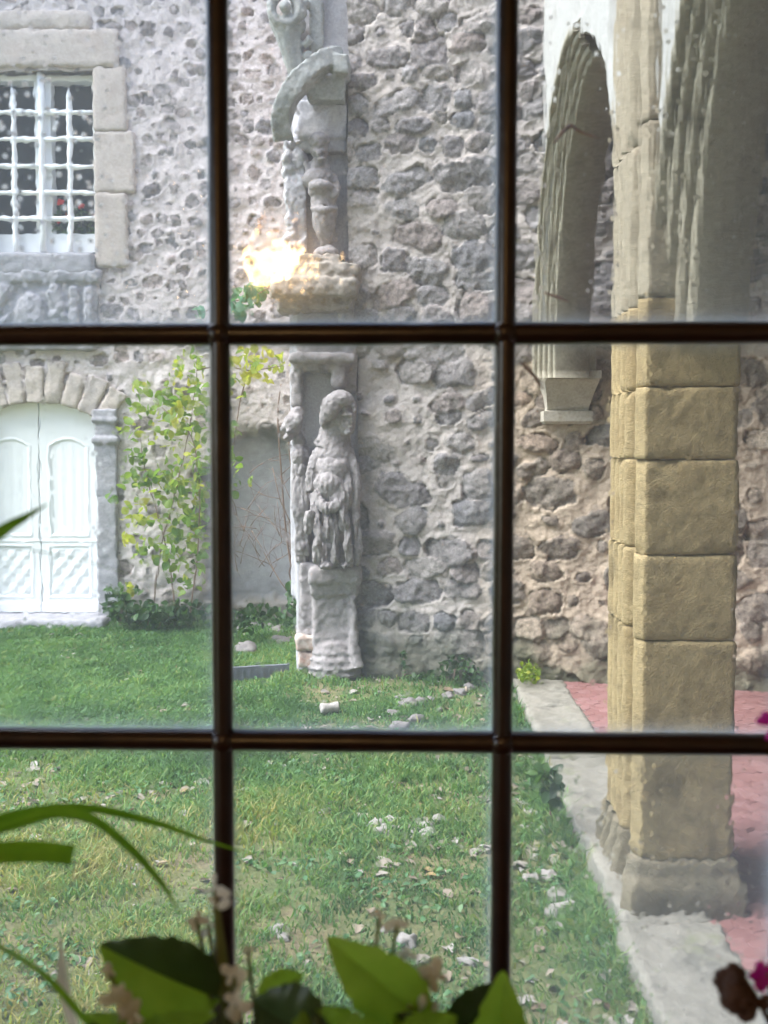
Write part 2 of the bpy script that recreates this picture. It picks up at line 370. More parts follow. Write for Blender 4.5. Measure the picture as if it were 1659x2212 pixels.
# lawn soil
m, n, out = new_mat('lawn_soil'); co = co_of(n)
c = ramp(n, noise(n, co, 1.6, 6, .6), [(.3, (.08, .13, .04)), (.5, (.15, .17, .065)), (.62, (.22, .19, .095)), (.75, (.22, .17, .12))]).outputs[0]
c = mixc(n, .7, c, ramp(n, noise(n, co, 38, 5, .75), [(.3, (.5,) * 3), (.7, (1.4,) * 3)]).outputs[0], 'MULTIPLY')
p = N(n, 'ShaderNodeBsdfPrincipled', Roughness=.95); n.links.new(c, p.inputs['Base Color'])
b = N(n, 'ShaderNodeBump', Distance=.03); n.links.new(noise(n, co, 30, 5, .7), b.inputs['Height']); n.links.new(b.outputs[0], p.inputs['Normal'])
n.links.new(p.outputs[0], out.inputs[0]); M['ground'] = m

# ------------------------------------------------------------------ ground
def gz(x, y):                             # lawn height
    x = np.asarray(x, float); y = np.asarray(y, float)
    s = 8.95 - .2265 * (x + .19)           # foot of the grey rubble wall
    r = .05 * sst(1.2, .1, s - y) * (x > -.9) * sst(1.4, .4, x)
    p3 = np.stack([x.ravel(), y.ravel(), 0 * x.ravel()], 1)
    b = (.018 * vnoise(p3, 1.3, 3) + .012 * vnoise(p3, 4.1, 5)).reshape(x.shape)
    return r + b * (np.abs(x) < 20) + .04 * sst(10.2, 11.6, y) * sst(-2.9, -2.4, x)
xs = np.concatenate([[-200, -60, -20], np.arange(-7, 1.25, .09), [1.3, 4.5, 20, 60, 200]])
ys = np.concatenate([[-200, -60, -10, 0], np.arange(.9, 12.2, .09), [14, 25, 60, 200]])
XX, YY = np.meshgrid(xs, ys); ZZ = gz(XX, YY)
ZZ[(XX > 1.26) | (YY < .85)] = -.03
ground = obj('lawn_ground', np_mesh(np.stack([XX.ravel(), YY.ravel(), ZZ.ravel()], 1), grid_faces(len(xs), len(ys))), M['ground'])
tag(ground, kind='structure')

def XC(Y): return 1.0 + .035 * (Y - 4.29)     # courtyard face of the arcade
def KX(Y): return .92 + .025 * (Y - 4.2)       # courtyard edge of the kerb

def in_court(x, y):
    return (x < KX(y) - .005) & (y < 8.96 - .2265 * (x + .19) + (x < -.22) * 2.85) & (y > 1.0)
# ------------------------------------------------------------------ grass
def grass_blades(n):
    u = RNG.random((n * 3, 3))
    y = 2.3 + 9.5 * u[:, 0] ** 1.05
    x = (-.40 * y - .7) + (u[:, 1]) * (.40 * y + .7 + 1.1)
    p3 = np.stack([x, y, 0 * x], 1)
    dens = .50 + .55 * fbm(p3, 1.4, 3, 21) + .35 * fbm(p3, 7, 2, 22) + .42 * (x < -.6) * (y > 6.5) - .26 * sst(-.1, -.7, x) * sst(6.4, 5.2, y)
    ok = in_court(x, y) & (u[:, 2] < np.clip(dens, .12, 1))
    x, y = x[ok][:n], y[ok][:n]; k = len(x)
    p3 = np.stack([x, y, 0 * x], 1)
    hgt = (.028 + .03 * RNG.random(k)) * (1 + .45 * fbm(p3, 2.5, 2, 31)) * (1 + .6 * (RNG.random(k) < .05))
    hgt *= 1 + .8 * sst(.25, .02, KX(y) - x)
    wd = (.0028 + .0028 * RNG.random(k)) * (1 + .09 * (y - 4).clip(0))
    a = RNG.random(k) * 6.283; la = RNG.random(k) * 6.283; lean = hgt * (.3 + .9 * RNG.random(k))
    dx, dy = np.cos(a) * wd, np.sin(a) * wd
    lx, ly = np.cos(la) * lean, np.sin(la) * lean
    z = gz(x, y) - .004
    V = np.empty((k, 5, 3))
    V[:, 0] = np.stack([x - dx, y - dy, z], 1); V[:, 1] = np.stack([x + dx, y + dy, z], 1)
    V[:, 2] = np.stack([x + lx * .35 + dx * .8, y + ly * .35 + dy * .8, z + hgt * .6], 1)
    V[:, 3] = np.stack([x + lx * .35 - dx * .8, y + ly * .35 - dy * .8, z + hgt * .6], 1)
    V[:, 4] = np.stack([x + lx, y + ly, z + hgt * .95], 1)
    base = np.arange(k)[:, None] * 5
    quads = base + np.array([[0, 1, 2, 3]]); tris = base + np.array([[3, 2, 4]])
    yel = .30 + .20 * fbm(p3, .9, 2, 41) + .16 * fbm(p3, 6, 2, 43) + .34 * sst(.1, -.9, x) * sst(6.8, 5.2, y) - .10 * sst(6, 8, y) * (x < -.5)
    rnd = np.clip(yel + .22 * RNG.standard_normal(k), 0, 1)
    return np_mesh(V.reshape(-1, 3), [quads, tris], {'rnd': np.repeat(rnd, 5)}, smooth=False)
g = obj('lawn_grass', grass_blades(190000), M['grass']); tag(g, 'short patchy green grass with mossy bare spots covering the courtyard', 'grass', kind='stuff')

def leaf_scatter(pts, size, rnd, tilt=.5, curl=.25, seg=2, asp=.6):
    """flat-ish curled leaves: each a small cupped diamond of 9 verts"""
    k = len(pts); pts = np.asarray(pts); size = np.broadcast_to(size, (k,))
    t = np.array([-.5, -.38, -.15, .12, .36, .5]); wv = np.array([.10, .34, .5, .45, .25, .0]) * asp * 2
    loc = []
    for i in range(6):
        for s in (-1, 0, 1): loc.append((t[i], s * wv[i] * .5 + 1e-4 * s, (abs(s) * curl * wv[i] * .6 - curl * .5 * t[i] ** 2 * 1.6)))
    L = np.array(loc)
    az = RNG.random(k) * 6.283; el = (RNG.standard_normal((k, 2)) * tilt)
    ca, sa = np.cos(az), np.sin(az)
    V = L[None] * size[:, None, None]
    # tilt about x and y, then turn about z
    cx, sx = np.cos(el[:, 0])[:, None], np.sin(el[:, 0])[:, None]
    y1 = V[..., 1] * cx - V[..., 2] * sx; z1 = V[..., 1] * sx + V[..., 2] * cx
    cy, sy = np.cos(el[:, 1])[:, None], np.sin(el[:, 1])[:, None]
    x2 = V[..., 0] * cy + z1 * sy; z2 = -V[..., 0] * sy + z1 * cy
    W = np.stack([x2 * ca[:, None] - y1 * sa[:, None], x2 * sa[:, None] + y1 * ca[:, None], z2], -1) + pts[:, None, :]
    q = []
    for i in range(5):
        for s in range(2): a = i * 3 + s; q.append((a, a + 1, a + 4, a + 3))
    F = (np.arange(k)[:, None, None] * 18 + np.array(q)[None]).reshape(-1, 4)
    return W.reshape(-1, 3), F, np.repeat(rnd, 18)
def leaves_mesh(pts, size, rnd=None, **k):
    rnd = RNG.random(len(pts)) if rnd is None else rnd
    V, F, r = leaf_scatter(pts, size, rnd, **k)
    return np_mesh(V, F, {'rnd': r})
# leaf litter, thicker along the kerb and in the middle of the lawn
n_ = 6500
y = 3.0 + 8.2 * RNG.random(n_) ** 1.3; x = (-.38 * y - .3) + RNG.random(n_) * (.38 * y + 1.3)
p3 = np.stack([x, y, 0 * x], 1)
d_ = .16 + .35 * fbm(p3, 1.1, 2, 77) + .5 * sst(.7, .1, np.abs(x - .15)) * sst(6.9, 6.0, y) * sst(4.4, 5.4, y) + .25 * sst(.5, .1, KX(y) - x)
ok = in_court(x + .03, y) & (RNG.random(n_) < d_.clip(0.03, .9)); x, y = x[ok], y[ok]
lit = obj('leaf_litter', leaves_mesh(np.stack([x, y, gz(x, y) + .012], 1), .03 + .065 * RNG.random(len(x)) ** 1.7, np.clip(.55 + .25 * RNG.standard_normal(len(x)), 0, 1), tilt=.22, curl=.35), M['litter'])
tag(lit, 'pale dead leaves scattered through the lawn', 'leaf litter', kind='stuff')

# broad-leaved weeds in loose clumps among the grass
n_ = 26000
y = 2.6 + 8.8 * RNG.random(n_) ** 1.2; x = (-.40 * y - .4) + RNG.random(n_) * (.40 * y + 1.4); p3 = np.stack([x, y, 0 * x], 1)
ok = in_court(x + .02, y) & (RNG.random(n_) < np.clip(-.05 + .9 * fbm(p3, 3.2, 3, 51) + .25 * sst(.4, .1, KX(y) - x), 0, .8)); x, y = x[ok], y[ok]
lw_ = obj('lawn_weeds', leaves_mesh(np.stack([x, y, gz(x, y) + .012 + .022 * RNG.random(len(x))], 1), .018 + .026 * RNG.random(len(x)), np.clip(.40 + .25 * RNG.standard_normal(len(x)), 0, 1), tilt=.45, curl=.3), M['weed'])
tag(lw_, 'small broad-leaved weeds growing through the lawn', 'weeds', kind='stuff')

# ------------------------------------------------------------------ rubble walls
def rubble(W, H, res, rowh, seed, fill=.86, expo=lambda x, z: 1.0, asp=(.9, 1.8), hmax=.035, p=2.6, smin=.7, cov=.28):
    rs = np.random.default_rng(seed)
    nu, nv = int(W / res) + 1, int(H / res) + 1
    u, v = np.meshgrid(np.arange(nu) * res, np.arange(nv) * res)
    p3 = np.stack([u.ravel(), v.ravel(), 0 * u.ravel()], 1)
    wu = u + (.022 * fbm(p3, 7, 3, seed + 1)).reshape(u.shape); wv = v + (.020 * fbm(p3, 7, 3, seed + 2)).reshape(u.shape)
    q = np.full(u.shape, 9.0); rnd = np.zeros(u.shape); ex = np.zeros(u.shape); tl = np.zeros(u.shape)
    z = -.05
    while z < H:
        h = rowh(z) * rs.uniform(.8, 1.2); x = -rs.uniform(0, .2)
        while x < W:
            wd = h * rs.uniform(*asp); e = expo(x + wd / 2, z + h / 2)
            cx = x + wd / 2; cz = z + h / 2 + h * rs.normal(0, .17); x += wd
            s = fill * rs.uniform(smin, 1.12)
            if rs.random() > e: s *= rs.uniform(.15, .5)
            a, b = wd / 2 * s, h / 2 * s * rs.uniform(.85, 1.1); an = rs.normal(0, .17); r_ = rs.random(); hh = rs.uniform(.45, 1.1); ta, tb = rs.normal(0, .25, 2)
            m = 1.9 * max(a, b) + .05
            i0, i1 = max(0, int((cx - m) / res)), min(nu, int((cx + m) / res) + 1); j0, j1 = max(0, int((cz - m) / res)), min(nv, int((cz + m) / res) + 1)
            if i0 >= i1 or j0 >= j1: continue
            du = wu[j0:j1, i0:i1] - cx; dv = wv[j0:j1, i0:i1] - cz
            du, dv = du * math.cos(an) + dv * math.sin(an), -du * math.sin(an) + dv * math.cos(an)
            pp = p * rs.uniform(.8, 1.4)
            qq = (np.abs(du / a) ** pp + np.abs(dv / b) ** pp) ** (1 / pp)
            k = qq < q[j0:j1, i0:i1]
            for arr, val in ((q, qq), (rnd, r_), (ex, hh), (tl, ta * du + tb * dv)):
                sub = arr[j0:j1, i0:i1]; sub[k] = (val[k] if isinstance(val, np.ndarray) else val)
        z += h
    nq = (.13 * fbm(p3, 12, 4, seed + 5, .6)).reshape(u.shape)
    mask = sst(1.02, .94, q + nq)
    cover = sst(.25, .75, fbm(p3, 2.6, 4, seed + 9, .6) + .35 * fbm(p3, 17, 2, seed + 10)).reshape(u.shape)
    mask = mask * (1 - cov * cover)
    dome = np.clip(1 - np.clip(q, 0, 1) ** 6 * .8, 0, 1)
    hs = hmax * ex * dome + tl * .55 - (.022 * np.abs(fbm(p3, 8, 2, seed + 12))).reshape(u.shape) + (.010 * fbm(p3, 17, 4, seed + 8, .65)).reshape(u.shape)
    hm = (.013 * fbm(p3, 5, 2, seed + 6) + .007 * fbm(p3, 20, 4, seed + 7, .65)).reshape(u.shape)
    # mortar smeared to the stone's edge: a light collar that rises a little around each stone
    hm += .010 * sst(1.5, 1.08, q)
    hgt = hm * (1 - mask) + (hs - .006) * mask
    return u, v, hgt, mask, rnd, q

# ---- house at the back of the court (pale rubble)
HY = 11.8
house = thing('stone_house', 'pale rubble stone house with a barred window above a white double door', 'house', (-3.735, HY, 0))
HX0, HW, HH = -6.3, 6.6, 8.2
def rowh_l(z): return .18 if z < 2.9 else .15
u, v, h, mk, rn, q = rubble(HW, HH, .017, rowh_l, 5, fill=.80, asp=(.8, 1.7),
    expo=lambda x, z: .30 if (z < 2.9 and x + HX0 > -3) else (.72 if z < 6 else .6), hmax=.024)
X = u + HX0; Z = v
# blind niche with a smooth blue-grey back, right of the door
nx, na = -1.40, .50
ntop = 1.55 + np.sqrt(np.clip(na ** 2 - (X - nx) ** 2, 0, None)) * 1.05
p3 = np.stack([X.ravel(), Z.ravel(), 0 * X.ravel()], 1)
wob = (.05 * fbm(p3, 5, 3, 90)).reshape(X.shape)
nm = sst(.04, -.04, np.maximum(np.abs(X - nx) - na + wob, Z - ntop + wob)) * sst(.2, .3, Z + wob)
pan = nm.copy()
h = h * (1 - nm) + nm * (-.20 + .004 * fbm(p3, 9, 3, 91).reshape(X.shape))
mk = mk * (1 - nm)
moss_shade = np.clip(sst(.55, .05, Z + 2 * wob) * .8 + sst(.16, .0, np.abs(np.maximum(np.abs(X - nx) - na, Z - ntop) - .02) + wob) * .55 * (Z > .6), 0, .9)  # dark foot band, plus shade painted along the niche's edge
hole = ((X > -4.40) & (X < -3.07) & (Z < 2.15 + .27 * np.sqrt(np.clip(1 - ((X + 3.735) / .68) ** 2, 0, 1)))) | ((X > -4.20) & (X < -3.03) & (Z > 3.96) & (Z < 5.88))
keep = ~(hole[:-1, :-1] & hole[1:, 1:] & hole[:-1, 1:] & hole[1:, :-1])
nu, nv = X.shape[1], X.shape[0]
V = np.stack([X.ravel(), (HY - h).ravel(), Z.ravel()], 1)
obj('wall', np_mesh(V, grid_faces(nu, nv, keep), {'stone': mk.ravel(), 'rnd': rn.ravel(), 'panel': pan.ravel(), 'moss_shade': moss_shade.ravel()}), M['rubble_l'], house)
b = bmesh.new()                              # masonry core behind the faced stones, with the two openings
for bx in ((-9, -4.40, 0, HH), (-3.04, .3, 0, HH), (-4.40, -3.04, 2.45, 3.95), (-4.40, -3.04, 5.9, HH)):
    add_box(b, bx[0], bx[1], HY + .25, HY + .8, bx[2], bx[3])
add_box(b, -9, HX0, HY + .02, HY + .25, 0, HH); add_box(b, -4.4, -3.04, HY + .62, HY + .8, 0, 6)
obj('wall_core', b, M['lime'], house)
obj('roof', box_bm(-9.3, .6, HY - .5, HY + 5, HH, HH + .35), M['roof'], house)
def rough_block(x0, x1, y0, y1, z0, z1, seed, amp=.006, res=.03, bev=.012):
    b = bmesh.new(); add_box(b, x0, x1, y0, y1, z0, z1, bev=bev)
    me = remeshed(b, max(.012, min(res, (y1 - y0) / 5, (z1 - z0) / 4)), 1)
    return displace(me, lambda p, n: amp * fbm(p, 7, 3, seed) + amp * .4 * fbm(p, 30, 2, seed + 3))
# window dressings
def join_mesh(list_me):
    b = bmesh.new()
    for me in list_me:
        b.from_mesh(me); bpy.data.meshes.remove(me)
    return b
ws = obj('window_surround', join_mesh([
    rough_block(-4.75, -2.78, HY - .06, HY + .2, 5.90, 6.28, 1), rough_block(-4.45, -3.05, HY - .05, HY + .2, 6.26, 6.50, 2, .012, .03, .08),
    rough_block(-3.06, -2.70, HY - .05, HY + .3, 5.24, 5.90, 3), rough_block(-3.06, -2.62, HY - .045, HY + .3, 4.60, 5.24, 4), rough_block(-3.06, -2.71, HY - .05, HY + .3, 3.82, 4.60, 5),
    rough_block(-4.75, -4.40, HY - .05, HY + .3, 3.82, 5.9, 6)]), M['lime'], house, smooth=True)
obj('window_sill', rough_block(-4.5, -3.06, HY - .10, HY + .3, 3.74, 3.97, 8, .010), M['greystone'], house)
win = obj('window', box_bm(-4.40, -3.04, HY + .30, HY + .33, 3.95, 5.9), M['darkglass'], house)
b = bmesh.new()
WX0, WX1, WZ0, WZ1, WC = -4.28, -3.05, 4.00, 5.86, -3.63
for x0, x1, z0, z1 in ((WX0, WX1, WZ0, WZ0 + .20), (WX0, WX1, WZ1 - .06, WZ1), (WC - .085, WC + .085, WZ0, WZ1), (WX1 - .05, WX1, WZ0, WZ1), (WX0, WX0 + .07, WZ0, WZ1)):
    add_box(b, x0, x1, HY + .115 + .004 * random.random(), HY + .29, z0, z1, bev=.008)
obj('frame', b, M['white'], win)
b = bmesh.new()
gy = HY + .07
xsb = [-4.16, -3.93, -3.33]; zsb = [4.35, 4.62, 4.90, 5.18, 5.46]
for xb in (-4.2, -3.925, -3.335):
    pts = [(xb + random.uniform(-.006, .006), gy, z) for z in np.linspace(4.0, 5.62, 14)]
    add_tube(b, pts + [(xb, gy, 5.72)], [.030] * 14 + [.005], 8)
for zb in zsb:
    pts = [(x, gy + .002, zb + random.uniform(-.004, .004)) for x in np.linspace(-4.45, -3.05, 12)]
    add_tube(b, pts, .027, 8)
    for xb in (-4.2, -3.925, -3.335): add_ell(b, (xb, gy, zb), (.046, .035, .05))
obj('grille', b, M['white'], win)
b = bmesh.new(); add_tube(b, [(WC + .0, gy, z) for z in np.linspace(4.0, 5.86, 6)], .034, 10)
obj('centre_bar', b, M['white'], win)
# flowers behind the bars
fl = thing('red_geranium', 'red geranium flowers blooming behind the white window grille', 'plant', (-3.38, HY + .2, 4.2))
for cx, cz, r in ((-3.475, 4.545, .035), (-3.255, 4.505, .032), (-3.50, 4.34, .025), (-3.40, 4.42, .02), (-3.10, 4.40, .018)):
    b = bmesh.new()
    for k in range(9):
        a = k * 2.4; d = r * (.3 + .7 * (k / 9)); add_ell(b, (cx + math.cos(a) * d, HY + .17, cz + math.sin(a) * d), (r * .45, .014, r * .4), sub=1)
    obj('flower_head', b, M['red'], fl)
pts = [(random.uniform(-3.55, -3.08), HY + random.uniform(.12, .22), 4.2 + .28 * random.random() ** 1.5) for k in range(150)]
obj('foliage', leaves_mesh(np.array(pts), .06, tilt=1.0), M['ivy'], fl)
for sx_, sz_ in ((-3.475, 4.53), (-3.255, 4.5)):
    b = bmesh.new(); add_tube(b, [(sx_, HY + .19, 4.2), (sx_, HY + .18, sz_)], .006, 6); obj('stem', b, M['stem'], fl)
# carved pediment over the door
b = bmesh.new()
add_box(b, -4.45, -3.03, HY - .05, HY + .2, 2.98, 3.80, bev=.02)
add_box(b, -4.5, -3.00, HY - .10, HY + .2, 3.66, 3.78, bev=.02)
add_box(b, -4.45, -3.06, HY - .09, HY + .2, 2.95, 3.04, bev=.02)
for cx in (-3.28, -3.12): add_box(b, cx - .05, cx + .05, HY - .10, HY + .1, 3.0, 3.62, bev=.03)
for k in range(26):
    add_ell(b, (random.uniform(-4.4, -3.38), HY - .05, random.uniform(3.08, 3.6)), (random.uniform(.03, .09), .06, random.uniform(.05, .16)), (0, random.uniform(-.6, .6), 0))
add_ell(b, (-3.735, HY - .06, 3.34), (.17, .08, .22))
me = displace(remeshed(b, .016, 2), lambda p, n: .014 * fbm(p, 9, 3, 60) + .006 * fbm(p, 30, 2, 61))
obj('pediment', me, M['greystone'], house)
# door arch stones
list_v = []
for k in range(9):
    a0, a1 = -.62 + k * .1378, -.62 + (k + 1) * .1378; am = (a0 + a1) / 2
    r0, r1 = 1.35, 1.35 + random.uniform(.36, .48); cz = 2.40 - 1.35
    b = bmesh.new()
    vs = [b.verts.new((-3.735 + r * math.sin(a), yy, cz + r * math.cos(a))) for yy in (HY - .02 - .025 * random.random(), HY + .26) for r, a in ((r0, a0 + .006), (r0, a1 - .006), (r1, a1 - .01), (r1, a0 + .01))]
    for f in ((0, 1, 2, 3), (7, 6, 5, 4), (0, 4, 5, 1), (1, 5, 6, 2), (2, 6, 7, 3), (3, 7, 4, 0)): b.faces.new([vs[i] for i in f])
    bmesh.ops.recalc_face_normals(b, faces=b.faces)
    me = remeshed(b, .022, 1); displace(me, lambda p, n: .012 * fbm(p, 8, 3, 70 + k)); list_v.append(me)
obj('door_arch', join_mesh(list_v), M['voussoir'], house, smooth=True)
for s in (1, -1):
    b = bmesh.new(); c0 = -3.735 + s * .645; A, B_ = min(c0, c0 + s * .235), max(c0, c0 + s * .235)
    add_box(b, A, B_, HY - .06, HY + .28, 0.0, .72, bev=.012); add_box(b, A + .01, B_ - .01, HY - .06, HY + .28, .73, 1.38, bev=.012)
    add_box(b, A, B_, HY - .058, HY + .28, 1.39, 1.95, bev=.012)
    for k, (z0, z1, e) in enumerate(((1.96, 2.03, .03), (2.05, 2.17, .0), (2.18, 2.23, .03), (2.235, 2.33, .015))): add_box(b, A - e, B_ + e, HY - .07 - e, HY + .28, z0, z1, bev=.01)
    me = displace(remeshed(b, .016, 1), lambda p, n: .007 * fbm(p, 9, 3, 80)); obj('door_jamb', me, M['greystone'], house)
obj('door_step', rough_block(-4.5, -2.95, HY - .36, HY + .3, -.05, .115, 81, .010), M['greystone'], house)
# white double door: carved leaves as relief
def door_leaf(s):
    W2, res = .63, .0095
    x = np.arange(0.006, W2, res); z = np.arange(.12, 2.42, res); XX, ZZ = np.meshgrid(x, z)
    d = np.zeros(XX.shape)
    def boxd(x0, x1, z0, z1): return np.maximum(np.maximum(x0 - XX, XX - x1), np.maximum(z0 - ZZ, ZZ - z1))
    top = 2.02 - .5 * ((XX - .31) / .3) ** 2 * .35
    up = np.maximum(boxd(.10, .53, .95, 3), ZZ - top); lo = boxd(.08, .55, .28, .86)
    for m_ in (up, lo):
        d += .022 * sst(.025, 0, np.abs(m_ + .012)) - .016 * sst(0, -.03, m_)
    dm = np.abs(((XX / .157 + ZZ / .19) % 1) - .5) + np.abs(((XX / .157 - ZZ / .19) % 1) - .5)
    d += .034 * sst(.25, .9, dm) * sst(-.03, -.05, lo)
    d += .02 * sst(.02, 0, np.abs(ZZ - .90)) + .03 * sst(.24, .22, ZZ)
    d += .012 * np.sin(XX * 60) * sst(-.05, -.08, up) * .3
    lim = 2.16 + .27 * np.sqrt(np.clip(1 - (XX / .66) ** 2, 0, 1)) - .01
    kp = ZZ < lim; keep = kp[:-1, :-1] & kp[1:, 1:]
    V = np.stack([(-3.735 + s * XX).ravel(), (HY + .11 - .5 * d).ravel(), ZZ.ravel()], 1)
    return np_mesh(V, grid_faces(len(x), len(z), keep))
for s in (1, -1):
    lf = obj('door_leaf', door_leaf(s), M['whitewood'], house)
    sm = lf.modifiers.new('thick', 'SOLIDIFY'); sm.thickness = .04; sm.offset = -1 if s > 0 else 1
# lintel board over the leaves (pale, in the arch's shade)
# ---- grey rubble wall (right)
WA, WB = Vector((-.19, 8.98, 0)), Vector((3.9, 8.98 - .2265 * 4.09, 0))
wd_ = (WB - WA); WL = wd_.length; wd_.normalize(); WA0 = WA.copy(); WA = WA - wd_ * .10; WL += .10; wn = Vector((wd_.y, -wd_.x, 0))   # towards the court
wall = thing('rubble_wall', 'grey rubble stone wall between the carved column and the arcade', 'wall', (.6, 8.8, 0))
def rowh_r(z): return .225 if z < 1.5 else (.17 if z < 2.4 else .205)
def expo_r(x, z):
    if x > 1.7 and z < 2.4: return .62
    if z > 2.35: return .90
    if z > 1.35: return .5 if x < 1.1 else .6
    return .93
u, v, h, mk, rn, q = rubble(WL, 6.3, .0125, rowh_r, 31, smin=.8, cov=.12, fill=1.02, expo=expo_r, asp=(.8, 2.0), hmax=.05, p=2.4)
p3 = np.stack([u.ravel(), v.ravel(), 0 * u.ravel()], 1)
h = h + (.02 * fbm(p3, 1.2, 2, 33)).reshape(u.shape) + .05 * sst(1.0, .1, v)
moss_shade = np.clip(sst(.62, .02, v + (.22 * fbm(p3, 3.5, 3, 34)).reshape(u.shape)), 0, .75)
B3 = np.array(WA)[None] + u.ravel()[:, None] * np.array(wd_)[None] + h.ravel()[:, None] * np.array(wn)[None]
B3[:, 2] = v.ravel()
kf = (u > .07) | (v > 2.96); obj('wall_face', np_mesh(B3, grid_faces(u.shape[1], u.shape[0], kf[:-1, :-1]), {'stone': mk.ravel(), 'rnd': rn.ravel(), 'panel': 0 * mk.ravel(), 'moss_shade': moss_shade.ravel(), 'tan': (sst(.9, 1.35, u) * sst(3.2, 2.4, v)).ravel()}), M['rubble_r'], wall)
b = bmesh.new()
pts = [WA0 - wn * .07 + Vector((.01, 0, 0)), WB - wn * .07, Vector((3.9, 12.4, 0)), Vector((-.18, 12.4, 0))]
lo = [b.verts.new(p) for p in pts]; hi = [b.verts.new(p + Vector((0, 0, 7.6))) for p in pts]
b.faces.new(lo[::-1]); b.faces.new(hi)
for k in range(4): b.faces.new((lo[k], lo[(k + 1) % 4], hi[(k + 1) % 4], hi[k]))
obj('wall_core', b, M['lime'], wall)

# ------------------------------------------------------------------ carved column
CY = 9.02
def CP(x, y, Y=CY): return P(x, y, Y)
col = thing('carved_column', 'tall weathered carved stone column of stacked ledges beside the rubble wall', 'column', (-.45, 9.1, 0))
def cbox(b, xa, ya, xb, yb, Y0, Y1, bev=.01):
    p0, p1 = P(xa, yb, Y0), P(xb, ya, Y0)
    add_box(b, p0.x, p1.x, Y0, Y1, p0.z, p1.z, bev=bev)
b = bmesh.new()
cbox(b, 640, -160, 779, 1480, 9.10, 9.5, .01)
cbox(b, 628, -160, 665, 1290, 9.16, 9.5, .01)
me = displace(remeshed(b, .02, 1), lambda p, n: .004 * fbm(p, 5, 3, 101) + .003 * fbm(p, 22, 2, 102))
obj('shaft', me, M['panelstone'], col)
b = bmesh.new()                              # pedestal with flared foot
cbox(b, 668, 1225, 780, 1262, 8.80, 9.4, .03); cbox(b, 672, 1255, 776, 1290, 8.85, 9.4, .03)
cbox(b, 676, 1280, 768, 1450, 8.88, 9.4, .02); cbox(b, 646, 1215, 676, 1400, 8.98, 9.4, .03)
prof = [(1395, .0), (1410, .03), (1425, .06), (1440, .075), (1455, .07)]
for yy, e in prof:
    c = P(722, yy, 8.9); add_ell(b, (c.x, 8.95, c.z), (.17 + e, .13 + e, .06))
for yy, e in ((1350, .0), (1368, .03), (1385, .05)):
    c = P(668, yy, 8.98); add_ell(b, (c.x, 9.08, c.z), (.09 + e, .1 + e, .06))
add_tube(b, [P(762, 1290, 8.86), P(764, 1390, 8.84), P(772, 1445, 8.80)], [.035, .04, .06], 8)
me = displace(remeshed(b, .013, 4), lambda p, n: .014 * fbm(p, 6, 3, 110) + .008 * fbm(p, 24, 3, 111))
obj('pedestal', me, M['statue'], col)
obj('brick_footing', join_mesh([rough_block(*(lambda a, c: (a.x, c.x, 8.90 + .01 * k, 9.3, c.z, a.z))(P(640 + 3 * k, 1372 + 36 * k, 8.95), P(690 - 8 * k, 1405 + 36 * k, 8.95)), 120 + k, .012, .02) for k in range(2)]), M['brick'], col, smooth=True)
def ledge(name, parts, seed, mt, amp=.012, vox=.014):
    b = bmesh.new()
    for a in parts: cbox(b, *a)
    return obj(name, displace(remeshed(b, vox, 3), lambda p, n: amp * fbm(p, 6, 3, seed) + amp * .6 * fbm(p, 22, 3, seed + 1)), mt, col)
ledge('lower_ledge', [(622, 762, 768, 782, 8.78, 9.3, .02), (632, 780, 758, 800, 8.86, 9.3, .03), (716, 778, 745, 838, 8.84, 9.2, .04), (745, 740, 772, 850, 8.95, 9.2, .03), (628, 795, 652, 880, 8.98, 9.25, .03), (640, 700, 770, 765, 8.98, 9.3, .02)], 130, M['statue'])
ledge('middle_ledge', [(584, 596, 772, 640, 8.70, 9.3, .04), (598, 636, 762, 668, 8.82, 9.3, .03), (604, 566, 775, 600, 8.74, 9.3, .04), (735, 640, 766, 720, 8.93, 9.3, .02), (640, 545, 740, 570, 8.82, 9.3, .04)], 140, M['ledge'], .02)
# broken curved pediment: swept moulding
arc = spline([P(612, 296, 8.82), P(604, 262, 8.76), P(610, 222, 8.70), P(632, 180, 8.66), P(668, 142, 8.66), P(705, 118, 8.70), P(742, 116, 8.80)], 26)
b = bmesh.new(); rings = []
pr = [(-.02, .10), (.05, .10), (.055, .03), (.03, .015), (.0, .01), (-.01, -.015), (-.04, -.02), (-.05, -.06), (-.065, -.065), (-.07, -.10), (-.095, -.11), (-.095, .10)]
for i, p in enumerate(arc):
    t = (arc[min(i + 1, 26)] - arc[max(i - 1, 0)]); t.y = 0; t.normalize(); nrm = Vector((-t.z, 0, t.x))
    # offset a: along the outward normal of the arc, offset d: out of the wall
    ring = []
    for a, d in pr:
        ring.append(b.verts.new(p + nrm * (a + .02) + Vector((0, -d * 1.0 + .12 if a > -.12 else .30, 0))))
    rings.append(ring)
for r0, r1 in zip(rings, rings[1:]):
    for k in range(len(pr)): b.faces.new((r0[k], r0[(k + 1) % len(pr)], r1[(k + 1) % len(pr)], r1[k]))
b.faces.new(rings[0][::-1]); b.faces.new(rings[-1]); bmesh.ops.recalc_face_normals(b, faces=b.faces)
cbox(b, 664, 165, 745, 215, 8.86, 9.3, .02); cbox(b, 716, 112, 754, 158, 8.74, 9.3, .03)
me = displace(remeshed(b, .011, 2), lambda p, n: .006 * fbm(p, 8, 3, 150) + .004 * fbm(p, 30, 2, 151))
obj('curved_cornice', me, M['cornice'], col)
b = bmesh.new()                              # block between the cornice and the upper figure
cbox(b, 640, 215, 752, 300, 9.0, 9.3, .03); cbox(b, 632, 288, 752, 330, 9.03, 9.3, .03)
obj('upper_block', displace(remeshed(b, .014, 3), lambda p, n: .012 * fbm(p, 8, 3, 160)), M['panelstone'], col)
b = bmesh.new()                              # scroll bracket and hanging fruit near the top
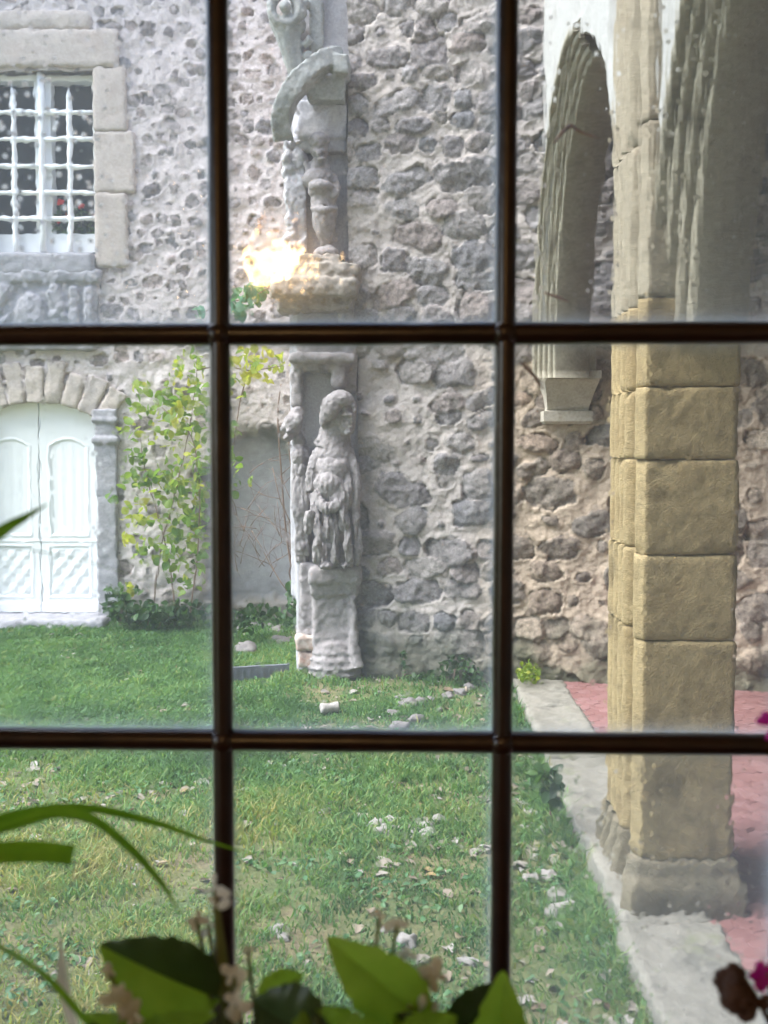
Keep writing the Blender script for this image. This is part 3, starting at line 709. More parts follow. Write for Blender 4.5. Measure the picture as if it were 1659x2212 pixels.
c = P(617, 18, 8.92)
add_tube(b, [(c.x + .115 * math.cos(a), 8.92, c.z + .115 * math.sin(a)) for a in np.linspace(0, 6.28, 18)], .045, 8); add_ell(b, (c.x, 8.9, c.z), (.05, .06, .05))
add_tube(b, [P(612, 40, 9.0), P(622, 90, 9.02), P(632, 140, 9.05), P(640, 175, 9.08)], [.12, .085, .06, .05], 10)
add_tube(b, [P(634, -40, 8.98), P(642, 80, 9.0), P(648, 160, 9.05)], [.04, .035, .03], 8)
for (x_, y_, r_) in ((647, 4, .04), (658, 8, .042), (646, 26, .035), (656, 30, .034), (648, 45, .03), (652, 62, .032), (655, 52, .03)): c = P(x_, y_, 9.0); add_ell(b, c, (r_, r_, r_ * 1.3))
add_tube(b, [P(656, 100, 9.0), P(672, 82, 8.96)], [.03, .035], 8); cbox(b, 656, 108, 678, 126, 8.98, 9.2, .02); cbox(b, 668, -160, 698, 110, 9.02, 9.2, .02)
obj('scroll_bracket', displace(remeshed(b, .011, 2), lambda p, n: .005 * fbm(p, 10, 3, 170)), M['cornice'], col)

def px(r): return r * 9.0 / FPX                # picture length at the column -> metres
# draped figure on the pedestal
st = bmesh.new()
def E(b, x, y, Y, rx, ry, rz, rot=(0, 0, 0), sub=2): add_ell(b, P(x, y, Y), (px(rx), ry, px(rz)), rot, sub)
def T(b, pts, rad): add_tube(b, spline([P(*p) for p in pts], 10), [px(r) for r in np.interp(np.linspace(0, 1, 11), np.linspace(0, 1, len(rad)), rad)], 12)
E(st, 735, 890, 8.88, 38, .15, 42, (0, .35, 0)); E(st, 716, 878, 8.74, 22, .09, 34, (0, .55, 0)); E(st, 738, 862, 8.76, 26, .12, 20, (0, .3, 0)); E(st, 705, 900, 8.82, 16, .10, 26, (0, .3, 0))          # skull and heavy veil
E(st, 752, 915, 8.82, 18, .10, 26, (0, .25, 0)); E(st, 760, 905, 8.74, 5, .035, 9); E(st, 750, 896, 8.72, 13, .03, 4); E(st, 757, 922, 8.745, 7, .025, 3.5); E(st, 752, 934, 8.76, 9, .04, 7)
for k in range(9):
    a = k * .7; E(st, 752 + 12 * math.cos(a) + 6 * math.sin(3 * a), 878 + 13 * math.sin(a), 8.73, 5, .03, 5)
T(st, [(728, 905, 8.9), (722, 940, 8.92), (718, 965, 8.93)], [32, 34, 42])
E(st, 722, 985, 8.92, 48, .17, 34); E(st, 722, 1016, 8.88, 44, .18, 42); E(st, 712, 1006, 8.77, 15, .05, 14); E(st, 738, 1004, 8.78, 13, .05, 13)
E(st, 712, 1046, 8.80, 34, .14, 34); E(st, 730, 1070, 8.84, 38, .16, 44); E(st, 716, 1120, 8.88, 46, .16, 60); E(st, 720, 1195, 8.9, 46, .14, 40)
T(st, [(688, 978, 8.88), (674, 1012, 8.84), (672, 1060, 8.82)], [14, 13, 9])
T(st, [(758, 985, 8.86), (770, 1030, 8.80), (768, 1100, 8.78), (774, 1170, 8.78), (770, 1218, 8.80)], [11, 9, 8, 9, 10])
T(st, [(748, 1000, 8.80), (752, 1060, 8.74), (740, 1110, 8.72)], [6, 8, 6])
T(st, [(680, 1062, 8.74), (700, 1096, 8.68), (724, 1092, 8.68), (744, 1066, 8.72)], [7, 12, 11, 7])        # gathered cloth at the hip
for (x_, y0, y1, dx, r_) in ((674, 1068, 1150, -10, 9), (690, 1092, 1212, -6, 8), (708, 1100, 1165, 4, 10), (722, 1096, 1214, 2, 7), (738, 1078, 1140, 6, 10), (750, 1120, 1214, 2, 8)):
    T(st, [(x_, y0, 8.76), (x_ + dx * .4, (y0 + y1) / 2, 8.69), (x_ + dx, y1 - 6, 8.72), (x_ + dx * 1.1, y1, 8.76)], [4, r_, r_ * 1.25, 3])
E(st, 704, 1222, 8.74, 13, .08, 7); E(st, 746, 1220, 8.76, 16, .08, 8)
def cloth(p, zt, zb, amp, seed):
    k = sst(zt, zb, p[:, 2]); w_ = fbm(p * np.array([17, 12, 3.2]), 1.0, 3, seed, .55)
    return amp * k * (.45 - np.abs(w_) * 1.5) + amp * .35 * (1 - k) * fbm(p, 10, 3, seed + 4)
me = displace(remeshed(st, .0075, 3), lambda p, n: cloth(p, P(720, 1000, 8.9).z, P(720, 1060, 8.9).z, .022, 180) + .0045 * fbm(p, 32, 3, 182, .65))
tag(obj('draped_statue', me, M['statue'], None, loc=(-.42, 8.85, .9)), 'weathered stone figure in long drapery with bowed head standing on the pedestal', 'statue')
# companion figure carved in profile on the column's flank
st = bmesh.new()
E(st, 633, 915, 9.0, 21, .10, 30, (0, .25, 0)); E(st, 640, 895, 9.02, 15, .08, 22, (0, .5, 0)); E(st, 650, 884, 9.05, 6, .05, 14, (0, -.3, 0))
E(st, 616, 922, 8.98, 8, .05, 8); E(st, 611, 928, 8.97, 6, .035, 5); E(st, 621, 945, 8.97, 11, .06, 11); E(st, 616, 948, 8.95, 6, .04, 4)
E(st, 622, 932, 8.91, 5, .03, 4); E(st, 645, 905, 8.92, 9, .04, 14)
T(st, [(640, 935, 9.05), (648, 960, 9.08)], [12, 16])
E(st, 652, 985, 9.06, 24, .13, 24); E(st, 646, 985, 8.97, 16, .07, 22); E(st, 650, 1012, 9.03, 20, .12, 24)
T(st, [(655, 1010, 9.06), (652, 1070, 9.04), (656, 1130, 9.05), (654, 1215, 9.1)], [22, 22, 18, 16])
for k in range(5): T(st, [(640 + 6 * k, 1020, 8.95), (637 + 6 * k, 1090, 8.93), (644 + 5 * k, 1200, 8.99)], [3, 6, 5])
E(st, 652, 1180, 8.98, 9, .06, 14, (0, .3, 0))
me = displace(remeshed(st, .009, 3), lambda p, n: cloth(p, 1.95, 1.75, .018, 190) + .0045 * fbm(p, 32, 3, 191, .65))
tag(obj('profile_statue', me, M['statue'], None, loc=(-.72, 9.05, .95)), 'smaller eroded stone figure with its face turned left, carved beside the draped statue', 'statue')
# upper term figure
st = bmesh.new()
E(st, 690, 320, 8.96, 21, .11, 27); E(st, 690, 305, 8.92, 24, .11, 18); E(st, 688, 333, 8.86, 5, .03, 8); E(st, 696, 345, 8.88, 10, .04, 5); E(st, 680, 326, 8.87, 5, .02, 4); E(st, 698, 326, 8.87, 5, .02, 4)
T(st, [(690, 345, 8.98), (692, 372, 8.99)], [18, 22]); E(st, 690, 388, 8.98, 36, .12, 24); E(st, 694, 412, 8.97, 30, .13, 22); E(st, 694, 403, 8.9, 28, .09, 14)
T(st, [(720, 385, 8.98), (728, 410, 8.92), (716, 428, 8.9)], [9, 8, 7]); T(st, [(662, 350, 8.98), (672, 385, 8.96)], [8, 9])
T(st, [(698, 420, 8.98), (700, 450, 8.97)], [28, 26]); T(st, [(700, 455, 8.97), (702, 490, 8.98), (706, 520, 9.0), (708, 535, 9.02)], [27, 25, 15, 10]); T(st, [(674, 449, 8.94), (702, 453, 8.86), (728, 450, 8.94)], [6, 7, 6])
E(st, 706, 548, 8.97, 30, .12, 14); E(st, 712, 537, 8.97, 12, .07, 6)
me = displace(remeshed(st, .009, 3), lambda p, n: .007 * fbm(p, 10, 3, 200) + .005 * fbm(p, 30, 3, 201))
tag(obj('bust_statue', me, M['statue'], None, loc=(-.5, 8.98, 3.4)), 'armless stone bust tapering to a belted stem on the upper ledge', 'statue')
st = bmesh.new()
for k in range(34):
    yy = 310 + 225 * random.random(); xx = 618 + 40 * random.random() + (yy > 440) * 0
    E(st, xx, yy, 9.04 + .04 * random.random(), random.uniform(5, 13), random.uniform(.04, .08), random.uniform(8, 22), (0, random.uniform(-.5, .5), 0))
for k in range(5): T(st, [(628 + 8 * k, 330, 9.06), (622 + 8 * k, 420, 9.02), (630 + 7 * k, 540, 9.06)], [6, 9, 5])
me = displace(remeshed(st, .010, 2), lambda p, n: .010 * fbm(p, 12, 3, 210) + .006 * fbm(p, 34, 2, 211))
obj('foliage_carving', me, M['panelstone'], col)

# ------------------------------------------------------------------ arcade
arc_t = thing('stone_arcade', 'ochre sandstone gallery arcade with a ribbed pillar and white plastered arches', 'arcade', (1.2, 4.6, .1))
SPR = 2.5
def outline():
    """plan of the pillar, anticlockwise from the front left corner"""
    pts = []
    def seg(a, b_, n):
        for i in range(n): t = i / n; pts.append((a[0] + (b_[0] - a[0]) * t, a[1] + (b_[1] - a[1]) * t))
    seg((1.022, 4.29), (1.374, 4.29), 26); seg((1.374, 4.29), (1.388, 4.305), 2); seg((1.388, 4.305), (1.388, 5.05), 14); seg((1.388, 5.05), (1.06, 5.09), 8)
    for k in range(4):                          # four rolls
        y1, y0 = 5.09 - k * .118, 5.09 - (k + 1) * .118
        for i in range(16):
            t = i / 16; u_ = min(1, max(0, (t - .06) / .80)); pts.append((1.072 - .062 * math.sin(math.pi * u_) ** .42, y1 + (y0 - y1) * t))
    seg((1.070, 4.618), (1.062, 4.42), 7); seg((1.062, 4.42), (1.004, 4.395), 4); seg((1.000, 4.392), (.994, 4.352), 4); seg((.994, 4.352), (1.022, 4.29), 6)
    return [(x + .035 * (y - 4.29), y) for x, y in pts]
OUT = np.array(outline())
ctr = OUT.mean(0)
def pillar_block(z0, z1, seed, dx=0, dy=0, sc=1.0):
    rs = np.random.default_rng(seed)
    n = max(6, int((z1 - z0) / .02)); zz = np.concatenate([[z0 + .001, z0 + .007], np.linspace(z0 + .018, z1 - .018, n), [z1 - .007, z1 - .001]])
    ins = np.concatenate([[.014, .004], np.zeros(n), [.004, .014]])
    k = len(OUT); V = []
    d0 = OUT - ctr; ln = np.linalg.norm(d0, axis=1, keepdims=True)
    slope = rs.normal(0, .012)
    for z, i_ in zip(zz, ins):
        xy = ctr + d0 * sc * (1 - i_ / ln) + np.array([dx, dy])
        V.append(np.column_stack([xy, np.full(k, z)]))
    V = np.array(V)
    P3 = V.reshape(-1, 3); dd = (P3[:, :2] - ctr); dd /= np.linalg.norm(dd, axis=1, keepdims=True)
    off = .005 * fbm(P3, 6, 3, seed) + .0035 * fbm(P3, 40, 3, seed + 1) + .0018 * fbm(P3, 110, 2, seed + 2)
    # chipped corners
    edge = sst(.05, .0, np.minimum(P3[:, 2] - z0, z1 - P3[:, 2])); chip = sst(.30, .75, fbm(P3, 9, 2, seed + 5)) * edge
    P3[:, :2] += dd * (off - .022 * chip)[:, None]
    me_f = []
    nz = len(zz)
    iu, iv = np.meshgrid(np.arange(k), np.arange(nz - 1)); a = (iv * k + iu).ravel(); b2 = (iv * k + (iu + 1) % k).ravel()
    F = np.stack([a, b2, b2 + k, a + k], 1)
    V2 = np.vstack([P3, [[ctr[0], ctr[1], z0 + .001], [ctr[0], ctr[1], z1 - .001]]]); c0, c1 = len(P3), len(P3) + 1
    i = np.arange(k); T0 = np.stack([i, (i + 1) % k, np.full(k, c0)], 1)[:, ::-1]; T1 = np.stack([i + (nz - 1) * k, (i + 1) % k + (nz - 1) * k, np.full(k, c1)], 1)
    return np_mesh(V2, [F, np.vstack([T0, T1])])
zj = [P(1490, y_, 4.29).z for y_ in (1860, 1385, 1200, 993, 835, 640, 258, -200)]
print('pillar joints', [round(z, 2) for z in zj])
blk = []
for k, (z0, z1) in enumerate(zip(zj, zj[1:])):
    rs = random.Random(900 + k)
    blk.append(pillar_block(z0, z1, 300 + 7 * k, rs.uniform(-.003, .003), rs.uniform(-.004, .004), 1 + rs.uniform(-.005, .005)))
pil = obj('pillar', join_mesh(blk[:5]), M['sandstone'], arc_t)
upp = obj('upper_shaft', join_mesh(blk[5:]), M['shaftstone'], arc_t); upp.data.polygons.foreach_set('use_smooth', [True] * len(upp.data.polygons))
pil.data.polygons.foreach_set('use_smooth', [True] * len(pil.data.polygons))
# moulded base
def ring_loft(levels, seed):
    k = len(OUT); d0 = OUT - ctr; V = []
    d1 = np.array([(max(-.21, min(.21, x * 1.0)), max(-.43, min(.43, y))) for x, y in d0])
    for z, e in levels:
        d = d0 / np.linalg.norm(d0, axis=1, keepdims=True)
        V.append(np.column_stack([ctr + d0 + np.sign(d0) * e * np.clip(np.abs(d0) / np.array([[.15, .3]]), 0, 1), np.full(k, z)]))
    V = np.array(V).reshape(-1, 3); nz = len(levels)
    dd = V[:, :2] - ctr; dd /= np.linalg.norm(dd, axis=1, keepdims=True)
    V[:, :2] += dd * (.014 * fbm(V, 6, 3, seed) + .005 * fbm(V, 30, 3, seed + 1))[:, None]
    iu, iv = np.meshgrid(np.arange(k), np.arange(nz - 1)); a = (iv * k + iu).ravel(); b2 = (iv * k + (iu + 1) % k).ravel()
    return np_mesh(V, np.stack([a, b2, b2 + k, a + k], 1))
zb = zj[0]
lv = [(.06, .056), (.12, .058), (.17, .055), (.20, .048), (.222, .034), (.24, .024), (.262, .021), (.28, .017), (.295, .008), (zb, .0), (zb + .012, -.01)]
obj('pillar_base', ring_loft(lv, 400), M['basestone'], arc_t)
# plastered wall over the arches
def far_z(Y):  t = (Y - 6.72) / 1.60; return SPR - .05 + 1.78 * math.sqrt(max(0, 1 - t * t))
def near_z(Y): t = (Y - 2.70) / 1.60; return SPR - .15 + 1.62 * math.sqrt(max(0, 1 - t * t))
def strip(Ys, fz, x0, x1, top):
    b = bmesh.new(); prev = None
    for Y in Ys:
        z = fz(Y); q = [b.verts.new((XC(Y) + x0, Y, z)), b.verts.new((XC(Y) + x0, Y, top)), b.verts.new((XC(Y) + x1, Y, top)), b.verts.new((XC(Y) + x1, Y, z))]
        if prev:
            for k in range(4): b.faces.new((prev[k], prev[(k + 1) % 4], q[(k + 1) % 4], q[k]))
        else: b.faces.new(q)
        prev = q
    b.faces.new(prev[::-1]); bmesh.ops.recalc_face_normals(b, faces=b.faces); return b
TOPZ = 7.2
far_Y = [6.72 + 1.6 * math.sin(a) for a in np.linspace(-math.pi / 2, math.pi / 2, 40)]
near_Y = [2.70 + 1.6 * math.sin(a) for a in np.linspace(-math.pi / 2, math.pi / 2, 40)]
obj('spandrel_wall', strip([Y for Y in far_Y], lambda Y: (lambda t: SPR - .05 + 1.86 * math.sqrt(max(0, 1 - t * t)))((Y - 6.70) / 1.66), .05, .40, TOPZ), M['plaster'], arc_t)
obj('spandrel_wall', strip([Y for Y in near_Y], lambda Y: (lambda t: SPR - .15 + 1.70 * math.sqrt(max(0, 1 - t * t)))((Y - 2.70) / 1.69), .055, .40, TOPZ), M['plaster'], arc_t)
obj('spandrel_wall', strip([4.302, 5.115], lambda Y: 3.4, .055, .395, TOPZ), M['plaster'], arc_t)
# moulded arch ribs
def sweep_arch(Ys, fz, prof, seed, jag=.0018):
    """prof: (dx across the wall, dn outward from the opening)"""
    pts = [Vector((0, Y, fz(Y))) for Y in Ys]; n = len(pts); V = []; k = len(prof)
    for i, p in enumerate(pts):
        t = pts[min(i + 1, n - 1)] - pts[max(i - 1, 0)]; t.normalize(); nr = Vector((0, -t.z, t.y))
        for dx, dn in prof:
            q = p + nr * dn; V.append((XC(p.y) + dx, q.y, q.z))
    V = np.array(V); V += (jag * np.stack([fbm(V, 9, 3, seed), fbm(V, 9, 3, seed + 3), fbm(V, 9, 3, seed + 6)], 1))
    iu, iv = np.meshgrid(np.arange(k), np.arange(n - 1)); a = (iv * k + iu).ravel(); b2 = (iv * k + (iu + 1) % k).ravel()
    return np_mesh(V, [np.stack([a, b2, b2 + k, a + k], 1), np.array([list(range(k))]), np.array([[(n - 1) * k + i for i in range(k)][::-1]])])
def ribbed(nr, x0, x1, n0, n1, depth):
    """stepped run of rolls from the wall face down into the soffit"""
    pr = []
    for r in range(nr):
        for i in range(8):
            t = (r + i / 8) / nr; s = math.sin(math.pi * (i / 8)) ** .6
            pr.append((x0 + (x1 - x0) * t - depth * s * .75, n0 + (n1 - n0) * t - depth * s * .75))
    return pr
fa = np.linspace(-math.pi / 2 + .02, math.pi / 2 - .001, 90)
obj('arch_moulding', sweep_arch([6.72 + 1.6 * math.sin(a) for a in fa if a > -.2], far_z, ribbed(5, .0, .17, .14, -.03, .026) + [(.40, -.03), (.40, .10), (.08, .20)], 410), M['archstone'], arc_t)
obj('arch_moulding', sweep_arch([2.70 + 1.6 * math.sin(a) for a in fa], near_z, ribbed(4, .05, .22, .09, -.05, .030) + [(.40, -.05), (.40, .10), (.08, .20)], 420), M['archstone'], arc_t)
# corbel on the grey wall
b = bmesh.new()
y_c = 8.36
def quad_prism(b, poly, y0, y1):
    lo = [b.verts.new((x, y0, z)) for x, z in poly]; hi = [b.verts.new((x, y1, z)) for x, z in poly]
    b.faces.new(lo); b.faces.new(hi[::-1]); k = len(poly)
    for i in range(k): b.faces.new((lo[i], hi[i], hi[(i + 1) % k], lo[(i + 1) % k]))
c0 = P(1172, 800, y_c); c1 = P(1300, 800, y_c); xl, xr, zt = c0.x, c1.x, c0.z
z1, z2, z3 = P(1240, 818, y_c).z, P(1240, 885, y_c).z, P(1240, 915, y_c).z
i0, i1 = P(1185, 900, y_c).x, P(1282, 900, y_c).x
add_box(b, xl, xr, y_c, 8.85, z1, zt, bev=.008)
prs = [(0, xl + .015, xr - .015, z1), (.02, xl + .022, xr - .022, z1 - .03), (.08, xl + .045, xr - .045, (z1 + z2) / 2), (.14, i0 + .01, i1 - .01, z2 + .02), (.16, i0 + .01, i1 - .01, z2), (.115, i0 - .02, i1 + .02, z2 - .008), (.115, i0 - .02, i1 + .02, z3 + .02), (.14, i0, i1, z3)]
rings = [[b.verts.new((xa, y_c + d, z)), b.verts.new((xb, y_c + d, z)), b.verts.new((xb, 8.9, z)), b.verts.new((xa, 8.9, z))] for d, xa, xb, z in [(a, x_, y_, z_) for a, x_, y_, z_ in prs]]
for r0, r1 in zip(rings, rings[1:]):
    for k in range(4): b.faces.new((r0[k], r0[(k + 1) % 4], r1[(k + 1) % 4], r1[k]))
b.faces.new(rings[0]); b.faces.new(rings[-1][::-1])
bmesh.ops.recalc_face_normals(b, faces=b.faces)
# springer blocks standing on the corbel
add_box(b, xl + .02, xl + .33, y_c + .015, 8.85, zt + .002, zt + .26, bev=.008); add_box(b, xl + .33, xr - .03, y_c + .06, 8.85, zt + .002, zt + .25, bev=.008)
obj('corbel', b, M['corbelstone'], arc_t)
# kerb the arcade stands on
kb = []
ycur = .95; k = 0
while ycur < 8.75:
    ln = [1.25, 1.15, .83, 1.05, 1.2, 1.3, 1.0, 1.0, 1.0][k]; y1 = min(8.8, ycur + ln)
    b = bmesh.new(); x0, x1 = KX((ycur + y1) / 2), KX((ycur + y1) / 2) + .385
    add_box(b, x0 + random.uniform(-.012, .012), x1, ycur + .004, y1 - .004, -.12, .095 + random.uniform(-.004, .006), bev=.014)
    for v_ in b.verts: v_.co.x += .025 * (v_.co.y - (ycur + y1) / 2)
    me = remeshed(b, .022, 1); displace(me, lambda p, n: .010 * fbm(p, 5, 3, 500 + k) + .006 * fbm(p, 24, 3, 520 + k)); kb.append(me)
    ycur = y1; k += 1
kerb = obj('kerb_wall', join_mesh(kb), M['slab'], None, loc=(1.1, 4.5, 0), smooth=True)
tag(kerb, 'low worn pale stone kerb under the arcade pillar at the lawn edge', 'kerb')
# gallery floor of red hexagonal tiles
a_ = .056; hexs = []
for r in range(-4, 100):
    for c_ in range(0, 29):
        cx = 1.27 + c_ * a_ * math.sqrt(3) + (r % 2) * a_ * math.sqrt(3) / 2; cy = .9 + r * a_ * 1.5
        if cx > KX(cy) + .385 - .01 and cx < 3.9 and .9 < cy < 8.8: hexs.append((cx, cy))
hx = np.array(hexs); K = len(hx); ang = np.arange(6) * math.pi / 3 + math.pi / 6
ring0 = np.stack([np.cos(ang), np.sin(ang)], 1)
zt_ = .084 + .0012 * RNG.standard_normal(K); til = RNG.normal(0, .010, (K, 2))
V = []
for sc_, dz in ((a_ - .0012, -.02), (a_ - .0012, -.002), (a_ - .003, 0.0)):
    xy = hx[:, None, :] + ring0[None] * sc_; z = zt_[:, None] + dz + (ring0[None] * sc_ * til[:, None, :]).sum(-1)
    V.append(np.concatenate([xy, z[..., None]], -1))
V = np.stack(V, 1).reshape(-1, 3); F = []; base = np.arange(K) * 18
for l in (0, 1):
    for k in range(6): F.append(np.stack([base + l * 6 + k, base + l * 6 + (k + 1) % 6, base + l * 6 + 6 + (k + 1) % 6, base + l * 6 + 6 + k], 1))
top_ = base[:, None] + 12 + np.arange(6)[None]
fl_ = obj('gallery_floor', np_mesh(V, [np.vstack(F), top_], {'rnd': np.repeat(RNG.random(K), 18)}, smooth=False), M['tile']); tag(fl_, kind='structure')
gb = obj('gallery_floor_bed', box_bm(1.2, 4.1, .9, 9.0, -.05, .079), M['tile_grout']); tag(gb, kind='structure')
# gallery's inner wall and dark vault
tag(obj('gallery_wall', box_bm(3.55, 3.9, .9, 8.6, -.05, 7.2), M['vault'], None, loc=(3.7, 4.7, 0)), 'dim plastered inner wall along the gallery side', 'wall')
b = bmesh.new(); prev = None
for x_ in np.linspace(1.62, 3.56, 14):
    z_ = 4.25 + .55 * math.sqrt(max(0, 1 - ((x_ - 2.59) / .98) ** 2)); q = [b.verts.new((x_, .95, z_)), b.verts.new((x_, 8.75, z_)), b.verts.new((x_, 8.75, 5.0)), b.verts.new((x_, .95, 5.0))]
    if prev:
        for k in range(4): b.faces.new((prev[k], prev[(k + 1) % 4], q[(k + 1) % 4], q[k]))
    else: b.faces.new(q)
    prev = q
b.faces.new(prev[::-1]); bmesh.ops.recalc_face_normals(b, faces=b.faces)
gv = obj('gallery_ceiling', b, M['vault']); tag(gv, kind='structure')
tag(obj('gallery_roof', box_bm(.85, 4.3, .6, 9.0, 7.2, 7.4), M['roof']), kind='structure')

# ------------------------------------------------------------------ plants in the court
def tri_leaf_cluster(pts, size, rnd, mt, name, parent=None, **k):
    return obj(name, leaves_mesh(np.array(pts), size, rnd, **k), mt, parent)
def bare_branches(b, p, d, ln, r, depth, rs):
    n = 4; pts = [Vector(p)]; dd = Vector(d).normalized()
    for i in range(n):
        dd = (dd + Vector((rs.gauss(0, .16), rs.gauss(0, .10), rs.gauss(.02, .12)))).normalized(); pts.append(pts[-1] + dd * ln / n)
    add_tube(b, pts, [r * (1 - .5 * i / n) for i in range(n + 1)], 5)
    if depth:
        for k in range(rs.choice((2, 3))):
            q = pts[rs.randint(1, n)]; nd = (dd + Vector((rs.gauss(0, .75), rs.gauss(0, .3), rs.gauss(0, .35)))).normalized()
            bare_branches(b, q, nd, ln * rs.uniform(.45, .75), r * .55, depth - 1, rs)
    return pts
sh = thing('bare_shrub', 'leafless brown shrub of thin stems in front of the blue-grey niche', 'shrub', (-.95, 10.6, .02))
b = bmesh.new(); rs = random.Random(4)
for (x0, y0, x1, y1, r_) in ((640, 1285, 625, 1080, .011), (636, 1285, 560, 1110, .009), (646, 1285, 628, 1000, .008), (630, 1290, 520, 1160, .007)):
    p0, p1 = P(x0, y0, 10.6), P(x1, y1, 10.6 + rs.uniform(-.2, .2)); bare_branches(b, p0, p1 - p0, (p1 - p0).length, r_, 2, rs)
pts = spline([P(640, 1285, 10.6), P(618, 1150, 10.6), P(607, 1010, 10.55), P(600, 900, 10.5), P(607, 830, 10.5)], 16); add_tube(b, pts, [.012 - .0004 * i for i in range(17)], 6)
pts = spline([P(642, 1280, 10.6), P(650, 1120, 10.55), P(625, 980, 10.5), P(628, 860, 10.5)], 16); add_tube(b, pts, [.010 - .0003 * i for i in range(17)], 6)
for k in range(26):
    p = P(rs.uniform(500, 645), rs.uniform(1020, 1260), rs.uniform(10.4, 11.0)); bare_branches(b, p, (rs.gauss(0, .6), 0, rs.uniform(.1, 1)), rs.uniform(.2, .5), .0045, 1, rs)
obj('branches', b, M['deadwood'], sh)

def vine(name, label, cat, stems, blobs, mt, size, seed, root, ymin=None, tilt=1.0, stemr=.006):
    t = thing(name, label, cat, root); rs = random.Random(seed)
    for s_ in stems:
        b = bmesh.new(); pts = spline([P(*q) for q in s_], 14); add_tube(b, pts, [stemr * (1 - .5 * i / 14) for i in range(15)], 5); obj('stem', b, M['deadwood'], t)
    pts, rn, sz = [], [], []
    for (x_, y_, Y_, rx, ry, n_, yel) in blobs:
        for k in range(n_):
            a = rs.uniform(0, 6.283); d = rs.random() ** .6
            p = P(x_ + rx * d * math.cos(a), y_ + ry * d * math.sin(a), Y_ + rs.gauss(0, .10)); pts.append(tuple(p)); rn.append(min(1, max(0, rs.gauss(yel, .2)))); sz.append(size * rs.uniform(.55, 1.2))
    obj('foliage', leaves_mesh(np.array(pts), np.array(sz), np.array(rn), tilt=tilt, curl=.3, asp=.72), mt, t)
    return t
vine('climbing_vine', 'yellow-green climbing vine straggling over the wall right of the white door', 'vine',
     [[(330, 1340, 11.4), (345, 1200, 11.4), (380, 1060, 11.4), (410, 920, 11.45), (425, 800, 11.5)], [(380, 1340, 11.3), (360, 1180, 11.4), (310, 1000, 11.5), (300, 880, 11.6)],
      [(410, 1340, 11.2), (430, 1150, 11.3), (420, 960, 11.4), (350, 880, 11.5)], [(425, 800, 11.5), (480, 790, 11.3), (540, 800, 11.2), (610, 790, 11.0)], [(540, 800, 11.2), (520, 860, 11.2), (505, 960, 11.2)]],
     [(350, 905, 11.5, 99, 60, 102, .5), (400, 860, 11.45, 49, 77, 71, .62), (300, 985, 11.5, 33, 27, 23, .2), (330, 1040, 11.45, 77, 33, 74, .35), (390, 1060, 11.4, 55, 99, 102, .45),
      (300, 1110, 11.4, 44, 33, 30, .6), (350, 1180, 11.35, 66, 55, 57, .45), (400, 1200, 11.3, 49, 99, 88, .35), (430, 1000, 11.4, 27, 242, 119, .5), (280, 1165, 11.35, 19, 13, 8, .95),
      (240, 1080, 11.4, 15, 11, 6, .1), (310, 840, 11.55, 22, 13, 10, .7), (275, 1270, 11.3, 19, 11, 8, .9), (560, 785, 11.1, 66, 44, 57, .85), (510, 800, 11.2, 33, 66, 30, .75), (505, 990, 11.2, 13, 88, 20, .3), (540, 1040, 11.2, 9, 9, 3, .6), (410, 760, 11.5, 44, 44, 23, .6)],
     M['vineleaf'], .10, 8, (-2.3, 11.45, .03), stemr=.009)
vine('flower_bed_shrub', 'low dark green leafy clump on the soil beside the white door step', 'shrub',
     [[(260, 1350, 11.3), (265, 1300, 11.3)], [(320, 1350, 11.2), (325, 1300, 11.2)]],
     [(310, 1325, 11.2, 80, 28, 210, .45), (250, 1310, 11.3, 30, 30, 60, .3), (270, 1275, 11.35, 40, 14, 30, .8), (360, 1330, 11.1, 70, 18, 110, .3), (410, 1320, 11.2, 50, 25, 60, .25)],
     M['ivy'], .09, 9, (-2.6, 11.3, .02))
vine('creeper', 'dark ivy patch at the foot of the carved column by the bare shrub', 'ivy',
     [[(640, 1350, 10.0), (650, 1260, 9.7)]], [(640, 1290, 9.6, 22, 50, 60, .4), (560, 1330, 10.6, 60, 25, 90, .3), (640, 1330, 9.9, 28, 30, 50, .35), (520, 1355, 10.5, 30, 15, 30, .4)], M['ivy'], .075, 10, (-.85, 9.9, .02))
vine('ledge_ivy', 'blue-green ivy tuft hanging from the left end of the middle ledge', 'ivy',
     [[(600, 610, 9.0), (560, 625, 9.1), (530, 655, 9.2)], [(590, 615, 9.0), (545, 640, 9.1), (470, 660, 9.6), (430, 680, 9.8)]],
     [(540, 635, 9.15, 34, 30, 34, .45), (520, 670, 9.2, 26, 20, 18, .35), (430, 680, 9.8, 14, 18, 9, .5), (570, 610, 9.05, 20, 16, 10, .7)], M['ivyblue'], .10, 12, (-1.05, 9.15, 3.1))
def w_at(x): return 8.98 - .2265 * (x + .19)
vine('wall_tuft', 'small yellow-green weed growing where the kerb meets the rubble wall', 'weed', [[(1130, 1475, 8.52), (1138, 1450, 8.5)], [(1146, 1478, 8.52), (1152, 1455, 8.5)]],
     [(1142, 1452, 8.48, 26, 24, 120, .55)], M['tuft'], .045, 14, (1.12, 8.5, .1))
vine('wall_foot_ivy', 'dark green ivy creeping over the base stones of the rubble wall', 'ivy', [[(980, 1470, 8.7), (985, 1420, 8.72)], [(875, 1460, 8.8), (872, 1415, 8.82)]],
     [(985, 1440, 8.68, 40, 28, 90, .35), (1020, 1460, 8.62, 26, 20, 50, .45), (872, 1430, 8.78, 9, 26, 24, .3), (930, 1462, 8.66, 50, 10, 40, .4)], M['ivy'], .05, 15, (.55, 8.7, .05))
